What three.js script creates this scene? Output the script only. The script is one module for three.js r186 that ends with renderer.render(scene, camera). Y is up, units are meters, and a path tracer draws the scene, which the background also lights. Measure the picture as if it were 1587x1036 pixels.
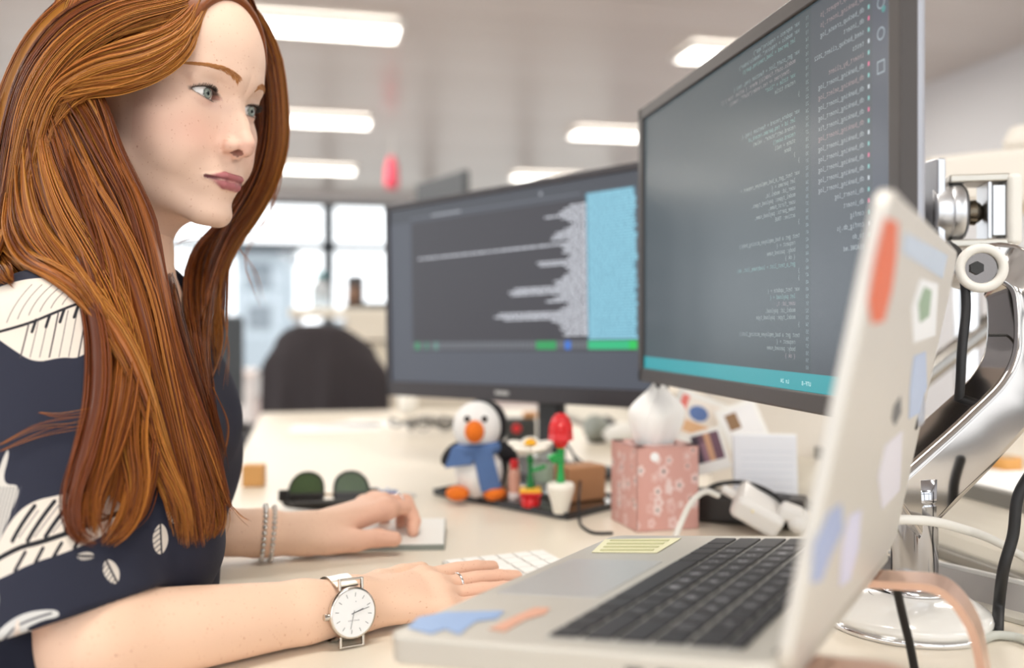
import * as THREE from 'three';
import { RoundedBoxGeometry } from 'three/addons/geometries/RoundedBoxGeometry.js';
import { mergeGeometries, mergeVertices } from 'three/addons/utils/BufferGeometryUtils.js';
import { RectAreaLightUniformsLib } from 'three/addons/lights/RectAreaLightUniformsLib.js';

// ---------- camera, sky, exposure ----------
const FOCAL = 1423, IW = 1587, IH = 1036, HORIZON = 503, EYE = 0.99, YAW = -0.22, DESK = 0.74;
const scene = new THREE.Scene();
const camera = new THREE.PerspectiveCamera(2 * Math.atan(IH / 2 / FOCAL) * 180 / Math.PI, IW / IH, 0.05, 200);
camera.filmGauge = 36;
camera.position.set(0, EYE, 0);
camera.rotation.set(0, YAW, 0);
camera.setViewOffset(IW, IH, 0, 15, IW, IH);
camera.focus = 0.76; camera.userData.fStop = 2.7;
scene.background = new THREE.Color(0.93, 0.97, 1.0).multiplyScalar(1.6);   // bright overcast sky outside the windows
const renderer = new THREE.WebGLRenderer({ antialias: true });
renderer.toneMapping = THREE.LinearToneMapping;
renderer.toneMappingExposure = 1.66;
renderer.shadowMap.enabled = true;
RectAreaLightUniformsLib.init();
const LAMP_POWER = 11;      // radiance of the ceiling fittings' area lights

// ---------- helpers ----------
const V = (x, y, z) => new THREE.Vector3(x, y, z);
// the table frame: x to the right, y up from eye height, z towards the viewer; one rigid turn and lift takes it to the room
const TABLE = new THREE.Matrix4().makeRotationY(YAW).setPosition(0, EYE, 0);
const P = (px, py, d) => V((px - 793.5) / FOCAL * d, (HORIZON - py) / FOCAL * d, -d);
const onDesk = (px, py, h = 0) => P(px, py, (EYE - DESK - h) * FOCAL / (py - HORIZON));
const DY = DESK - EYE;    // height of the table top in the table frame
let seed = 12345;
const rnd = () => { seed = (seed + 0x6d2b79f5) | 0; let t = Math.imul(seed ^ (seed >>> 15), 1 | seed); t = (t + Math.imul(t ^ (t >>> 7), 61 | t)) ^ t; return ((t ^ (t >>> 14)) >>> 0) / 4294967296; };
const rr = (a, b) => a + (b - a) * rnd();
const gauss = () => (rnd() + rnd() + rnd() + rnd() - 2) * 1.0;
const clamp = (x, a, b) => Math.min(b, Math.max(a, x));
const mix = (a, b, t) => a + (b - a) * t;
const sstep = (a, b, x) => { const t = clamp((x - a) / (b - a), 0, 1); return t * t * (3 - 2 * t); };
const used = {};
function numbered(n) { const k = used[n] = (used[n] ?? -1) + 1; return k ? n + '_' + String(k).padStart(3, '0') : n; }
function std(color, roughness = 0.6, metalness = 0, more = {}) {
  const { physical, ...rest } = more;
  const M = physical ? THREE.MeshPhysicalMaterial : THREE.MeshStandardMaterial;
  return new M({ color, roughness, metalness, ...rest });
}
const phys = (color, roughness, metalness, more) => std(color, roughness, metalness, { physical: true, ...more });
// a Group at a thing's base, given in the table frame
function thing(name, label, category, at, ry = 0, group) {
  const g = new THREE.Group(); g.name = numbered(name);
  g.position.copy(at.clone().applyMatrix4(TABLE)); g.rotation.y = ry + YAW;
  g.userData = { label, category }; if (group) g.userData.group = group;
  scene.add(g); return g;
}
function room(name, label, category, x, y, z, ry = 0, group) {   // the same, given in room axes
  const g = new THREE.Group(); g.name = numbered(name); g.position.set(x, y, z); g.rotation.y = ry;
  g.userData = { label, category }; if (group) g.userData.group = group;
  scene.add(g); return g;
}
function part(parent, name, geo, mat, pos, rot) {
  const geos = Array.isArray(geo) ? merge(geo) : geo;
  const m = new THREE.Mesh(geos, mat); m.name = name; m.castShadow = m.receiveShadow = true;
  if (pos) m.position.set(...(pos.isVector3 ? pos.toArray() : pos));
  if (rot) m.rotation.set(...rot);
  parent.add(m); return m;
}
function structure(name, geo, mat, pos, rot) { const m = part(scene, name, geo, mat, pos, rot); m.userData.kind = 'structure'; return m; }
function clean(g) { g = g.index ? g.toNonIndexed() : g.clone(); for (const k of Object.keys(g.attributes)) if (!['position', 'normal', 'uv'].includes(k)) g.deleteAttribute(k); if (!g.attributes.uv) g.setAttribute('uv', new THREE.BufferAttribute(new Float32Array(g.attributes.position.count * 2), 2)); return g; }
const merge = (list) => mergeGeometries(list.map(clean), false);
const rbox = (w, h, d, r = 0.002, s = 2) => new RoundedBoxGeometry(w, h, d, s, Math.min(r, w / 2.01, h / 2.01, d / 2.01));
const box = (w, h, d) => new THREE.BoxGeometry(w, h, d);
const cyl = (r1, r2, h, n = 40, open = false) => new THREE.CylinderGeometry(r1, r2, h, n, 1, open);
const sph = (r, a = 32, b = 20) => new THREE.SphereGeometry(r, a, b);
const lathe = (pts, n = 48) => new THREE.LatheGeometry(pts.map(([x, y]) => new THREE.Vector2(x, y)), n);
const tube = (pts, r, n = 64, sides = 10, closed = false) => new THREE.TubeGeometry(new THREE.CatmullRomCurve3(pts, closed, 'centripetal'), n, r, sides, closed);
const moved = (g, x = 0, y = 0, z = 0, rx = 0, ry = 0, rz = 0) => { g = g.clone(); g.applyMatrix4(new THREE.Matrix4().compose(V(x, y, z), new THREE.Quaternion().setFromEuler(new THREE.Euler(rx, ry, rz)), V(1, 1, 1))); return g; };
const between = (a, b, r, n = 16) => { const d = b.clone().sub(a), g = cyl(r, r, d.length(), n); g.applyQuaternion(new THREE.Quaternion().setFromUnitVectors(V(0, 1, 0), d.clone().normalize())); const m = a.clone().add(b).multiplyScalar(0.5); g.translate(m.x, m.y, m.z); return g; };
function capped(pts, r, n = 64, sides = 10) { return merge([tube(pts, r, n, sides), moved(sph(r, 12, 8), ...pts[0].toArray()), moved(sph(r, 12, 8), ...pts[pts.length - 1].toArray())]); }
function extrude(pts, depth, bevel = 0, seg = 2) {     // pts: [[x, y], ...] outline
  const s = new THREE.Shape(pts.map(([x, y]) => new THREE.Vector2(x, y)));
  return new THREE.ExtrudeGeometry(s, { depth, bevelEnabled: bevel > 0, bevelThickness: bevel, bevelSize: bevel, bevelSegments: seg, curveSegments: 16 });
}
function roundedRect(w, h, r, x0 = -w / 2, y0 = -h / 2, n = 6) {
  const p = [], c = [[x0 + w - r, y0 + r, -90], [x0 + w - r, y0 + h - r, 0], [x0 + r, y0 + h - r, 90], [x0 + r, y0 + r, 180]];
  for (const [x, y, a] of c) for (let i = 0; i <= n; i++) { const t = (a + 90 * i / n) * Math.PI / 180; p.push([x + r * Math.cos(t), y + r * Math.sin(t)]); }
  return p;
}
function canvasTexture(w, h, draw) {
  const c = document.createElement('canvas'); c.width = w; c.height = h;
  draw(c.getContext('2d'), w, h);
  const t = new THREE.CanvasTexture(c); t.colorSpace = THREE.SRGBColorSpace; t.wrapS = t.wrapT = THREE.RepeatWrapping; t.anisotropy = 8;
  return t;
}
function noiseTexture(n, f, srgb = false) {      // f(x, y) -> 0..1 or [r, g, b]
  const d = new Uint8Array(n * n * 4);
  for (let y = 0; y < n; y++) for (let x = 0; x < n; x++) { const v = f(x, y), o = (y * n + x) * 4; for (let c = 0; c < 3; c++) d[o + c] = 255 * clamp(Array.isArray(v) ? v[c] : v, 0, 1); d[o + 3] = 255; }
  const t = new THREE.DataTexture(d, n, n); t.wrapS = t.wrapT = THREE.RepeatWrapping; t.magFilter = THREE.LinearFilter; if (srgb) t.colorSpace = THREE.SRGBColorSpace; t.needsUpdate = true;
  return t;
}
// a flat outline laid on a thing's plane: corners in pixels of the view, returned in the thing's own axes
function onPlane(obj, origin, normal, px, py) {
  scene.updateMatrixWorld(true);
  const m = obj.matrixWorld, o = origin.clone().applyMatrix4(m), n = normal.clone().transformDirection(m);
  const eye = V(0, EYE, 0), d = P(px, py, 1).applyMatrix4(TABLE).sub(eye);
  const t = o.clone().sub(eye).dot(n) / d.dot(n);
  return eye.addScaledVector(d, t).applyMatrix4(m.clone().invert());
}
const chrome = std(0xe8e8ea, 0.12, 1), satin = std(0xc9cacd, 0.32, 1), darkPlastic = std(0x1c1a1c, 0.45), blackRubber = std(0x141314, 0.6), white = std(0xe9e6df, 0.5), cable = std(0x171618, 0.5), whiteCable = std(0xdedbd4, 0.5);
// ---------- the room ----------
const CEIL = 2.79, X0 = -4.0, X1 = 4.6, Z0 = -13.2, Z1 = 2.5;
{
  const carpet = std(0xb5a49e, 0.95, 0, { bumpMap: noiseTexture(256, () => rnd()), bumpScale: 0.002 }); carpet.bumpMap.repeat.set(20, 34);
  structure('floor', moved(box(X1 - X0 + 0.6, 0.2, Z1 - Z0 + 0.6), (X0 + X1) / 2, -0.1, (Z0 + Z1) / 2), carpet);
  const ceilMat = std(0xb8b2ad, 0.42, 0.0);
  const ceiling = structure('ceiling', moved(box(X1 - X0 + 0.6, 0.2, Z1 - Z0 + 0.6), (X0 + X1) / 2, CEIL + 0.16, (Z0 + Z1) / 2), ceilMat);
  // metal ceiling planks that run across the room, with shadow joints between them
  const pl = 0.435, n = Math.ceil((Z1 - Z0) / pl), plankGeo = rbox(X1 - X0, 0.03, pl - 0.008, 0.004, 1);
  const mats = [0, 1, 2].map((k) => phys(new THREE.Color(0xcac4be).offsetHSL(0, 0, (k - 1) * 0.012), 0.34, 0.25, { clearcoat: 0.25, clearcoatRoughness: 0.25 }));
  for (let i = 0; i < n; i++) part(ceiling, 'ceiling_panel', plankGeo, mats[(i * 7) % 3], [(X0 + X1) / 2, CEIL + 0.045, Z1 - pl * (i + 0.5)]);
  const wall = std(0xd3d4d6, 0.8), pale = std(0xdcdddd, 0.8);
  const frame = std(0x4a535a, 0.5, 0.3), glass = new THREE.MeshPhysicalMaterial({ color: 0xffffff, roughness: 0, transmission: 1, thickness: 0, ior: 1.45 });
  // a glazed wall: sill and head of plaster, panes between mullions with a transom
  let wn = 0;
  function glazed(name, ax, at, a0, a1, sill, head, step, sign) {
    const put = (u0, u1, y0, y1, t, off = 0) => ax === 'z' ? moved(box(u1 - u0, y1 - y0, t), (u0 + u1) / 2, (y0 + y1) / 2, at + off) : moved(box(t, y1 - y0, u1 - u0), at + off, (y0 + y1) / 2, (u0 + u1) / 2);
    structure(name, merge([put(a0, a1, 0, sill, 0.2, sign * 0.1), put(a0, a1, head, CEIL + 0.1, 0.2, sign * 0.1), put(a0 - 0.25, a0, 0, CEIL + 0.1, 0.2, sign * 0.1), put(a1, a1 + 0.25, 0, CEIL + 0.1, 0.2, sign * 0.1)]), pale);
    const m = Math.round((a1 - a0) / step), w = (a1 - a0) / m;
    for (let i = 0; i < m; i++) {
      const u = a0 + i * w, win = structure('window_' + (++wn), merge([put(u, u + 0.08, sill, head, 0.08), put(u + w - 0.08, u + w, sill, head, 0.08), put(u, u + w, sill, sill + 0.05, 0.08), put(u, u + w, head - 0.05, head, 0.08), put(u, u + w, 2.03, 2.13, 0.08)]), frame);
      part(win, 'pane', put(u + 0.05, u + w - 0.05, 2.13, head - 0.05, 0.004), glass);
      part(win, 'pane', put(u + 0.05, u + w - 0.05, sill + 0.05, 2.04, 0.004), glass);
    }
  }
  glazed('wall_back', 'z', Z0, X0, X1, 0.32, 2.7, 1.35, -1);
  glazed('wall_front', 'z', Z1, X0, X1, 0.5, 2.7, 1.8, 1);
  glazed('wall_left', 'x', X0, Z0, Z1, 0.5, 2.7, 1.74, -1);
  structure('wall_right', moved(box(0.2, CEIL + 0.1, Z1 - Z0), X1 + 0.1, (CEIL + 0.1) / 2, (Z0 + Z1) / 2), wall);
  const skirting = std(0xbfc0c2, 0.6);
  structure('baseboard_right', moved(rbox(0.02, 0.1, Z1 - Z0, 0.004), X1 - 0.01, 0.05, (Z0 + Z1) / 2), skirting);
  // grey office blocks across the street, standing beyond the far glass
  const facade = std(0x9aa3aa, 0.8), dark = std(0x59636b, 0.3);
  for (const [x, z, w, h, label] of [[-1.9, -47.5, 2.6, 7.2, 'narrow grey office block across the street beyond the far windows'], [9, -60, 16, 4.0, 'wide pale office block beyond the desk ends and glass wall']]) {
    const b = room('building', label, 'building', x, -3, z);
    part(b, 'wall', moved(box(w, h, 8), 0, h / 2, 0), facade);
    part(b, 'roof', moved(box(w + 0.4, 0.25, 8.4), 0, h + 0.12, 0), dark);
    for (let i = 0; i < Math.floor(w / 1.6); i++) for (let j = 0; j < 2; j++) part(b, 'window', moved(box(1.0, 1.1, 0.08), -w / 2 + 1.1 + i * 1.6, h - 1.0 - j * 1.9, 4.02), dark);
  }
  const ground = std(0xb4b3ae, 0.9);
  structure('trim_1', moved(box(120, 0.4, 110), 0, -3.3, -60), ground);
}
// ceiling light fittings in three rows: housing, glowing diffuser and an area light of the same size just below it
{
  const houseMat = std(0xe4e2de, 0.5), glow = std(0xffffff, 0.6, 0, { emissive: new THREE.Color(1, 0.97, 0.9), emissiveIntensity: 3.0 });
  const W = 1.2, D = 0.3;
  const rows = [['over the woman\'s side of the aisle', -0.055], ['over the facing desks', 3.04], ['beyond the aisle', -3.3]];
  const order = ['farthest', 'fourth back', 'third back', 'second back', 'first past the desks', 'above the desks', 'behind the viewer'];
  rows.forEach(([where, x], r) => [-10.9, -8.29, -5.68, -3.07, -0.46, 2.15].forEach((z, k) => {
    const g = room('ceiling_light', `glowing rectangular ceiling light ${where}, number ${6 - k} from the camera end`, 'ceiling light', x, CEIL - 0.02, z, 0, 'rectangular ceiling lights');
    g.userData.label = `white rectangular ceiling light ${['in the row above the woman', 'in the row above the facing desks', 'in the row along the far aisle'][r]}, ${['sixth', 'fifth', 'fourth', 'third', 'second', 'first'][k]} from the viewer`;
    part(g, 'housing', [moved(rbox(W + 0.06, 0.04, 0.03, 0.004), 0, 0.02, D / 2 + 0.015), moved(rbox(W + 0.06, 0.04, 0.03, 0.004), 0, 0.02, -D / 2 - 0.015), moved(rbox(0.03, 0.04, D, 0.004), W / 2 + 0.015, 0.02, 0), moved(rbox(0.03, 0.04, D, 0.004), -W / 2 - 0.015, 0.02, 0)], houseMat);
    part(g, 'lamp_diffuser', moved(box(W, 0.02, D), 0, 0.022, 0), glow);
    const l = new THREE.RectAreaLight(new THREE.Color(1, 0.955, 0.88), LAMP_POWER, W, D);
    l.position.set(0, 0.008, 0); l.rotation.x = -Math.PI / 2; g.add(l);
  }));
}
// ---------- the desks ----------
const laminate = phys(0xe3d9c8, 0.38, 0, { clearcoat: 0.15, clearcoatRoughness: 0.3 });
function bench(label, xa, xb, za, zb) {
  const g = room('desk', label, 'desk', (xa + xb) / 2, 0, (za + zb) / 2), w = xb - xa, l = zb - za;
  part(g, 'desktop', rbox(w, 0.025, l, 0.003), laminate, [0, DESK - 0.0125, 0]);
  for (const x of [-w / 2 + 0.06, w / 2 - 0.06]) for (const z of [-l / 2 + 0.08, l / 2 - 0.08]) part(g, 'leg', rbox(0.05, DESK - 0.025, 0.05, 0.004), white, [x, (DESK - 0.025) / 2, z]);
  part(g, 'frame', [moved(rbox(w - 0.12, 0.05, 0.04, 0.004), 0, DESK - 0.05, -l / 2 + 0.08), moved(rbox(w - 0.12, 0.05, 0.04, 0.004), 0, DESK - 0.05, l / 2 - 0.08)], white);
  return g;
}
bench('long cream white desk under the woman\'s arms, laptop and monitors', -0.125, 0.66, -2.69, 0.75);
bench('cream white facing desk behind the cable duct, with papers on it', 0.84, 1.62, -2.69, 0.75);
{ // duct between the two desks
  const g = room('cable_duct', 'rounded beige cable duct running between the two facing desks', 'cable duct', 0.735, DESK, -0.95), beige = std(0xcfc8ba, 0.5);
  const prof = []; for (let i = 0; i <= 14; i++) { const a = Math.PI * i / 14; prof.push([0.062 * Math.cos(a), 0.004 + 0.048 * Math.sin(a)]); }
  part(g, 'cover', moved(extrude(prof, 2.9, 0), 0, -0.003, -1.45), beige);
  part(g, 'rail', [moved(rbox(0.012, 0.012, 2.9, 0.002), -0.068, 0.004, 0), moved(rbox(0.012, 0.018, 2.9, 0.002), 0.02, 0.056, 0)], std(0x8f8c86, 0.4, 0.6));
  for (const x of [-0.05, 0.05]) part(g, 'bracket', rbox(0.02, 0.1, 2.6, 0.003), std(0x8f8c86, 0.4, 0.6), [x, -0.055, 0]);
}
{ // sloped grey flap with two screws, before the duct
  const g = thing('metal_flap', 'sloped grey metal flap with two screw heads before the beige duct', 'metal flap', V(0.412, DY, -0.825), -1.0);
  part(g, 'plate', moved(rbox(0.17, 0.028, 0.003, 0.001), 0, 0.0145, 0, -0.55, 0, 0), std(0xa29d99, 0.45, 0.3));
  part(g, 'edge', rbox(0.176, 0.004, 0.006, 0.001), std(0xd8d6d2, 0.35, 0.4), [0, 0.0265, -0.0075]);
  part(g, 'foot_rail', rbox(0.2, 0.005, 0.02, 0.001), std(0xbdb8ae, 0.5), [0, 0.0026, 0.016]);
  for (const x of [-0.072, 0.066]) part(g, 'screw', moved(cyl(0.0035, 0.0035, 0.003, 16), x, 0.0235, -0.0045, 1.02, 0, 0), chrome);
}
// ---------- big monitor ----------
const codeTexture = canvasTexture(1536, 908, (c, w, h) => {
  c.fillStyle = '#3b454a'; c.fillRect(0, 0, w, h);
  c.fillStyle = '#41484f'; c.fillRect(w * 0.79, 0, w * 0.165, h); c.fillStyle = '#464b56'; c.fillRect(w * 0.955, 0, w * 0.045, h);
  c.fillStyle = '#22403f'; c.fillStyle = '#2b8f96'; c.fillRect(0, h * 0.952, w, h * 0.05);
  const put = (t, u, v, color, size = 15) => { c.save(); c.translate(u * w, v * h); c.scale(-1, 1); c.fillStyle = color; c.font = size + 'px monospace'; c.fillText(t, 0, 0); c.restore(); };
  const ink = ['#8f9b99', '#87989a', '#6f9a95', '#988a8d', '#9aa0a0'];
  const block = (v, lines) => lines.forEach(([ind, t, k], i) => put(t, 0.755 - ind * 0.014, v + i * 0.0186, ink[k ?? 0]));
  block(0.03, [[0, 'var express = require("app")', 1], [0, 'var models = require("./models/index")', 1], [1, 'let parsed = load_rows(req.query)', 2], [0, '']]);
  block(0.105, [[0, 'var get_staff_list = function (req, res) {', 1], [1, 'models.staff.findAll({ where: { active: true } })', 3], [2, '.then(rows => res.render("staff", rows))', 3], [1, 'var title = "list"', 2], [1, 'return title'], [1, ''], [0, '}'], [0, '']]);
  block(0.262, [[0, 'var update_record = function (req) {', 1], [1, 'let id = req.params.record_id', 2], [1, 'record.set("state", value)'], [1, 'record.save()', 2], [1, 'state = null'], [2, 'done'], [1, '}'], [0, '}']]);
  block(0.425, [[0, 'var test_get_a_bad_employee_request = ', 0], [1, 'let params = {'], [1, 'user_id: model.id,'], [1, 'model_types: payload_types,'], [1, 'user_first_name,'], [1, 'name_parts: payload_name,'], [1, 'active: TRUE'], [0, '}']]);
  block(0.592, [[0, 'test get a bad_employee_missing_body()', 0], [1, 'request = {'], [1, 'body: passed_name'], [1, '{ ok }'], [1, 'get_a_test_list = load(name_list, ok)', 2], [0, '}'], [0, '}']]);
  block(0.735, [[0, 'var test_update = (', 0], [1, 'let payload = {', 2], [1, 'user_id: 1,', 3], [1, 'model_id: payload,'], [1, 'model_type: payload_type'], [0, '}']]);
  block(0.858, [[0, 'test get a bad_employee_missing_list()', 0], [1, 'request = {'], [1, 'body: passed_name'], [1, '{ ok }', 3]]);
  for (let i = 0; i < 50; i++) put(String(11 + i), 0.783, 0.03 + i * 0.0186, '#7e8f92', 12);
  const files = ['db_backup_request.js', 'db_banking_insert.js', 'db_backup_create_log', 'db_insert', 'seed_backup_client_2022', 'tests', 'insert_by_client', 'db_banking_insert_log', 'db_banking_select_log', 'db_banking_insert_log', 'db_banking_insert_log', 'db_banking_insert_fix', 'db_banking_insert_log', 'db_banking_insert_log', 'db_banking_insert_log', 'db_banking_insert_log', 'db_banking_insert_log', 'db_banking_insert_log', 'db_insert_log', 'db_insert', 'config', 'config_db.js', 'to_do', 'README.md'];
  files.forEach((t, i) => { put(t, 0.935, 0.045 + i * 0.0262, [0, 1, 6, 8, 12].includes(i) ? '#9d8385' : '#98a1a5', 15); c.fillStyle = ['#6fa8a4', '#aab3b8', '#6fa8a4', '#c2607e'][i % 4]; c.fillRect(w * 0.944, (0.036 + i * 0.0262) * h, 7, 9); });
  c.strokeStyle = '#8b98a0'; c.lineWidth = 3; for (const v of [0.10, 0.17]) { c.beginPath(); c.arc(w * 0.975, h * v, 12, 0, 7); c.stroke(); } c.strokeRect(w * 0.975 - 12, h * 0.245 - 12, 24, 24);
  c.fillStyle = '#3f7f7d'; c.beginPath(); c.arc(w * 0.981, h * 0.118, 7, 0, 7); c.fill();
  c.fillStyle = '#dbeceb'; put('UTF-8', 0.79, 0.985, '#d5e6e6', 15); put('Ln 24', 0.72, 0.985, '#d5e6e6', 15);
});
function tagPanel(g, W, H, bezel, chin, depth, tex, glow, bezelMat, backMat, rough) {
  const sw = W - 2 * bezel, sh = H - bezel - chin, sy = (chin - bezel) / 2;
  part(g, 'bezel', [moved(rbox(W, bezel, 0.014, 0.002), 0, H / 2 - bezel / 2, -0.007), moved(rbox(W, chin, 0.014, 0.002), 0, -H / 2 + chin / 2, -0.007), moved(rbox(bezel, H, 0.014, 0.002), -W / 2 + bezel / 2, 0, -0.007), moved(rbox(bezel, H, 0.014, 0.002), W / 2 - bezel / 2, 0, -0.007)], bezelMat);
  const s = part(g, 'screen', new THREE.PlaneGeometry(sw, sh), new THREE.MeshPhysicalMaterial({ color: 0x050608, roughness: rough, emissive: 0xffffff, emissiveMap: tex, emissiveIntensity: glow }), [0, sy, -0.0035]);
  part(g, 'back_shell', [moved(rbox(W - 0.002, H - 0.002, depth - 0.008, 0.006), 0, 0, -0.008 - (depth - 0.008) / 2), moved(rbox(W * 0.62, H * 0.62, 0.03, 0.012, 3), 0, 0, -depth - 0.006)], backMat);
  return s;
}
{
  const W = 0.563, H = 0.345, g = thing('monitor', 'large dark-framed monitor showing mirrored code lines, held by the chrome arm', 'monitor', V(0.211, -0.0717, -0.895), -1.3909);
  const p = new THREE.Group(); p.position.y = H / 2;
  const bez = std(0x3d3633, 0.4), back = std(0xa9abb4, 0.42, 0.25);
  tagPanel(g, W, H, 0.015, 0.0165, 0.022, codeTexture, 0.75, bez, back, 0.22);
  for (const o of g.children) o.position.y += H / 2;
  part(g, 'power_light', rbox(0.012, 0.002, 0.001, 0.0004), std(0xbfd8d4, 0.4), [W / 2 - 0.05, 0.008, 0.0004]);
}
// ---------- the arm that carries it ----------
{
  const g = thing('monitor_stand', 'polished chrome monitor arm on a round white base behind the laptop', 'monitor arm', V(0.3375, DY, -0.77));
  const B = V(0.3375, DY, -0.77), L = (px, py, d) => P(px, py, d).sub(B);
  const enamel = phys(0xe9e7e2, 0.18, 0, { clearcoat: 0.6, clearcoatRoughness: 0.08 }), steel = std(0x6d6866, 0.16, 1), bracketMat = std(0xe6e2da, 0.4), dark = std(0x2a2826, 0.35, 0.4);
  part(g, 'base', lathe([[0, 0.004], [0.0655, 0.004], [0.066, 0.009], [0.064, 0.014], [0.052, 0.0215], [0.03, 0.027], [0, 0.027]], 64), enamel, [-0.007, 0, 0]);
  part(g, 'base_ring', lathe([[0.0655, 0.0], [0.0672, 0.001], [0.0672, 0.004], [0.0655, 0.005], [0.06, 0.005], [0.06, 0]], 64), chrome, [-0.007, 0, 0]);
  part(g, 'collar', lathe([[0, 0.026], [0.028, 0.026], [0.027, 0.03], [0.019, 0.034], [0, 0.034]], 40), chrome);
  part(g, 'pole', lathe([[0, 0.03], [0.0185, 0.03], [0.0185, 0.1], [0.0178, 0.101], [0.0178, 0.1025], [0.0185, 0.1035], [0.0185, 0.122], [0, 0.122]], 40), std(0xb4b4b8, 0.1, 1));
  part(g, 'cable_opening', moved(lathe([[0, 0], [0.0145, 0], [0.016, 0.001], [0, 0.0012]], 36), -0.024, 0.0262, 0.006, 0.05, 0, 0.06), dark);
  // bent lower arm: a rounded box section swept along its path
  const path = [L(1372, 790, 0.77), L(1425, 742, 0.78), L(1500, 672, 0.795), L(1556, 612, 0.805), L(1580, 560, 0.81), L(1584, 490, 0.815), L(1574, 442, 0.82), L(1548, 418, 0.825), L(1512, 416, 0.83)];
  const curve = new THREE.CatmullRomCurve3(path, false, 'centripetal');
  const N = 60, sec = roundedRect(0.052, 0.046, 0.007, -0.026, -0.023, 4), pos = [], uvs = [], idx = [];
  for (let i = 0; i <= N; i++) {
    const t = i / N, c = curve.getPointAt(t), T = curve.getTangentAt(t), S = V(0.28, 0, 0.96).normalize(); S.addScaledVector(T, -S.dot(T)).normalize(); const U = T.clone().cross(S);
    const k = 1.06 - 0.28 * t;
    for (const [x, y] of sec) { const q = c.clone().addScaledVector(U, x * k * 1.05).addScaledVector(S, y * k); pos.push(q.x, q.y, q.z); uvs.push(t, 0); }
  }
  const M = sec.length; for (let i = 0; i < N; i++) for (let j = 0; j < M; j++) { const a = i * M + j, b = i * M + (j + 1) % M; idx.push(a, a + M, b, b, a + M, b + M); }
  for (const [r, f] of [[0, 1], [N, 0]]) for (let j = 1; j < M - 1; j++) f ? idx.push(r * M, r * M + j, r * M + j + 1) : idx.push(r * M, r * M + j + 1, r * M + j);
  const geo = new THREE.BufferGeometry(); geo.setAttribute('position', new THREE.Float32BufferAttribute(pos, 3)); geo.setAttribute('uv', new THREE.Float32BufferAttribute(uvs, 2)); geo.setIndex(idx); geo.computeVertexNormals();
  part(g, 'lower_arm', geo, std(0xb9b4b0, 0.1, 1));
  part(g, 'seam', between(L(1532, 520, 0.80), L(1612, 520, 0.80), 0.0012, 8), dark);
  const hub = L(1502, 418, 0.83);
  part(g, 'joint_ring', moved(new THREE.TorusGeometry(0.0175, 0.0042, 14, 48), hub.x, hub.y, hub.z + 0.022, 0, -0.25, 0), bracketMat);
  part(g, 'joint', moved(cyl(0.0175, 0.0175, 0.042, 40), hub.x, hub.y, hub.z, Math.PI / 2 - 0.0, 0, 0.2), steel);
  part(g, 'joint_bolt', moved(cyl(0.006, 0.006, 0.006, 6), hub.x - 0.004, hub.y, hub.z + 0.021, Math.PI / 2, 0, 0.2), dark);
  // tilt head: open bracket, ball stem, round coupling and the plate on the monitor's back
  const q = L(1505, 330, 0.92);
  const tilt = new THREE.Group(); tilt.name = 'tilt_head'; tilt.position.copy(q); tilt.rotation.y = -0.22; g.add(tilt);
  part(tilt, 'bracket', [moved(rbox(0.013, 0.07, 0.05, 0.005, 3), 0.034, 0, 0)], bracketMat);
  for (const y of [0.032, -0.032]) part(tilt, 'bracket_bar', rbox(0.055, 0.008, 0.045, 0.002), std(0xb8b3aa, 0.3, 0.8), [0.003, y, -0.002]);
  part(tilt, 'inner_plate', [moved(rbox(0.004, 0.056, 0.04, 0.001), 0.012, 0, 0), moved(rbox(0.012, 0.05, 0.036, 0.001), 0.021, 0, 0)], satin);
  part(tilt, 'ball_stem', [moved(cyl(0.009, 0.013, 0.03, 24), -0.012, 0, 0, 0, 0, Math.PI / 2), moved(sph(0.012, 24, 16), 0.0, 0, 0)], std(0x6b6255, 0.25, 0.9));
  part(tilt, 'coupling', moved(lathe([[0, -0.016], [0.03, -0.016], [0.0315, -0.012], [0.0315, 0.0], [0.030, 0.0005], [0.030, 0.002], [0.0315, 0.003], [0.031, 0.012], [0.026, 0.017], [0, 0.017]], 48), -0.024, 0, 0.0, 0, 0, -Math.PI / 2), satin);
  const pl = L(1449, 345, 0.94);
  part(tilt, 'mounting_plate', moved(rbox(0.1, 0.12, 0.009, 0.002), -0.052, -0.008, -0.02, 0, -1.17, 0), satin);
  part(tilt, 'spacer', moved(cyl(0.022, 0.026, 0.12, 32), -0.115, -0.004, -0.035, 0, -0.15, Math.PI / 2), darkPlastic);
}
{ // black cable hanging from the joint
  const g = thing('cable', 'thick black cable hanging beside the chrome arm\'s ring joint', 'cable', P(1487, 640, 0.80));
  const b = P(1487, 640, 0.80), pts = [[1470, 380, .86], [1484, 392, .84], [1494, 430, .82], [1497, 480, .81], [1491, 540, .80], [1487, 610, .80], [1475, 690, .82], [1440, 780, .86]].map(([x, y, d]) => P(x, y, d).sub(b));
  part(g, 'sheath', capped(pts, 0.0042, 90, 10), cable);
}
{ // second chrome arm standing further along
  const B = onDesk(1500, 742), g = thing('monitor_stand', 'farther chrome arm with a black clamp, seen past the monitor\'s edge', 'monitor arm', B);
  part(g, 'pole', moved(cyl(0.02, 0.02, 0.34, 32), 0, 0.17, 0), chrome);
  part(g, 'clamp', rbox(0.09, 0.035, 0.06, 0.006), darkPlastic, [0.0, 0.335, 0]);
  part(g, 'arm', between(V(-0.09, 0.16, 0.02), V(0.1, 0.30, 0), 0.017, 20), std(0x9b9894, 0.2, 1));
  part(g, 'foot', lathe([[0, 0], [0.06, 0], [0.058, 0.012], [0, 0.016]], 40), white);
}
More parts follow.
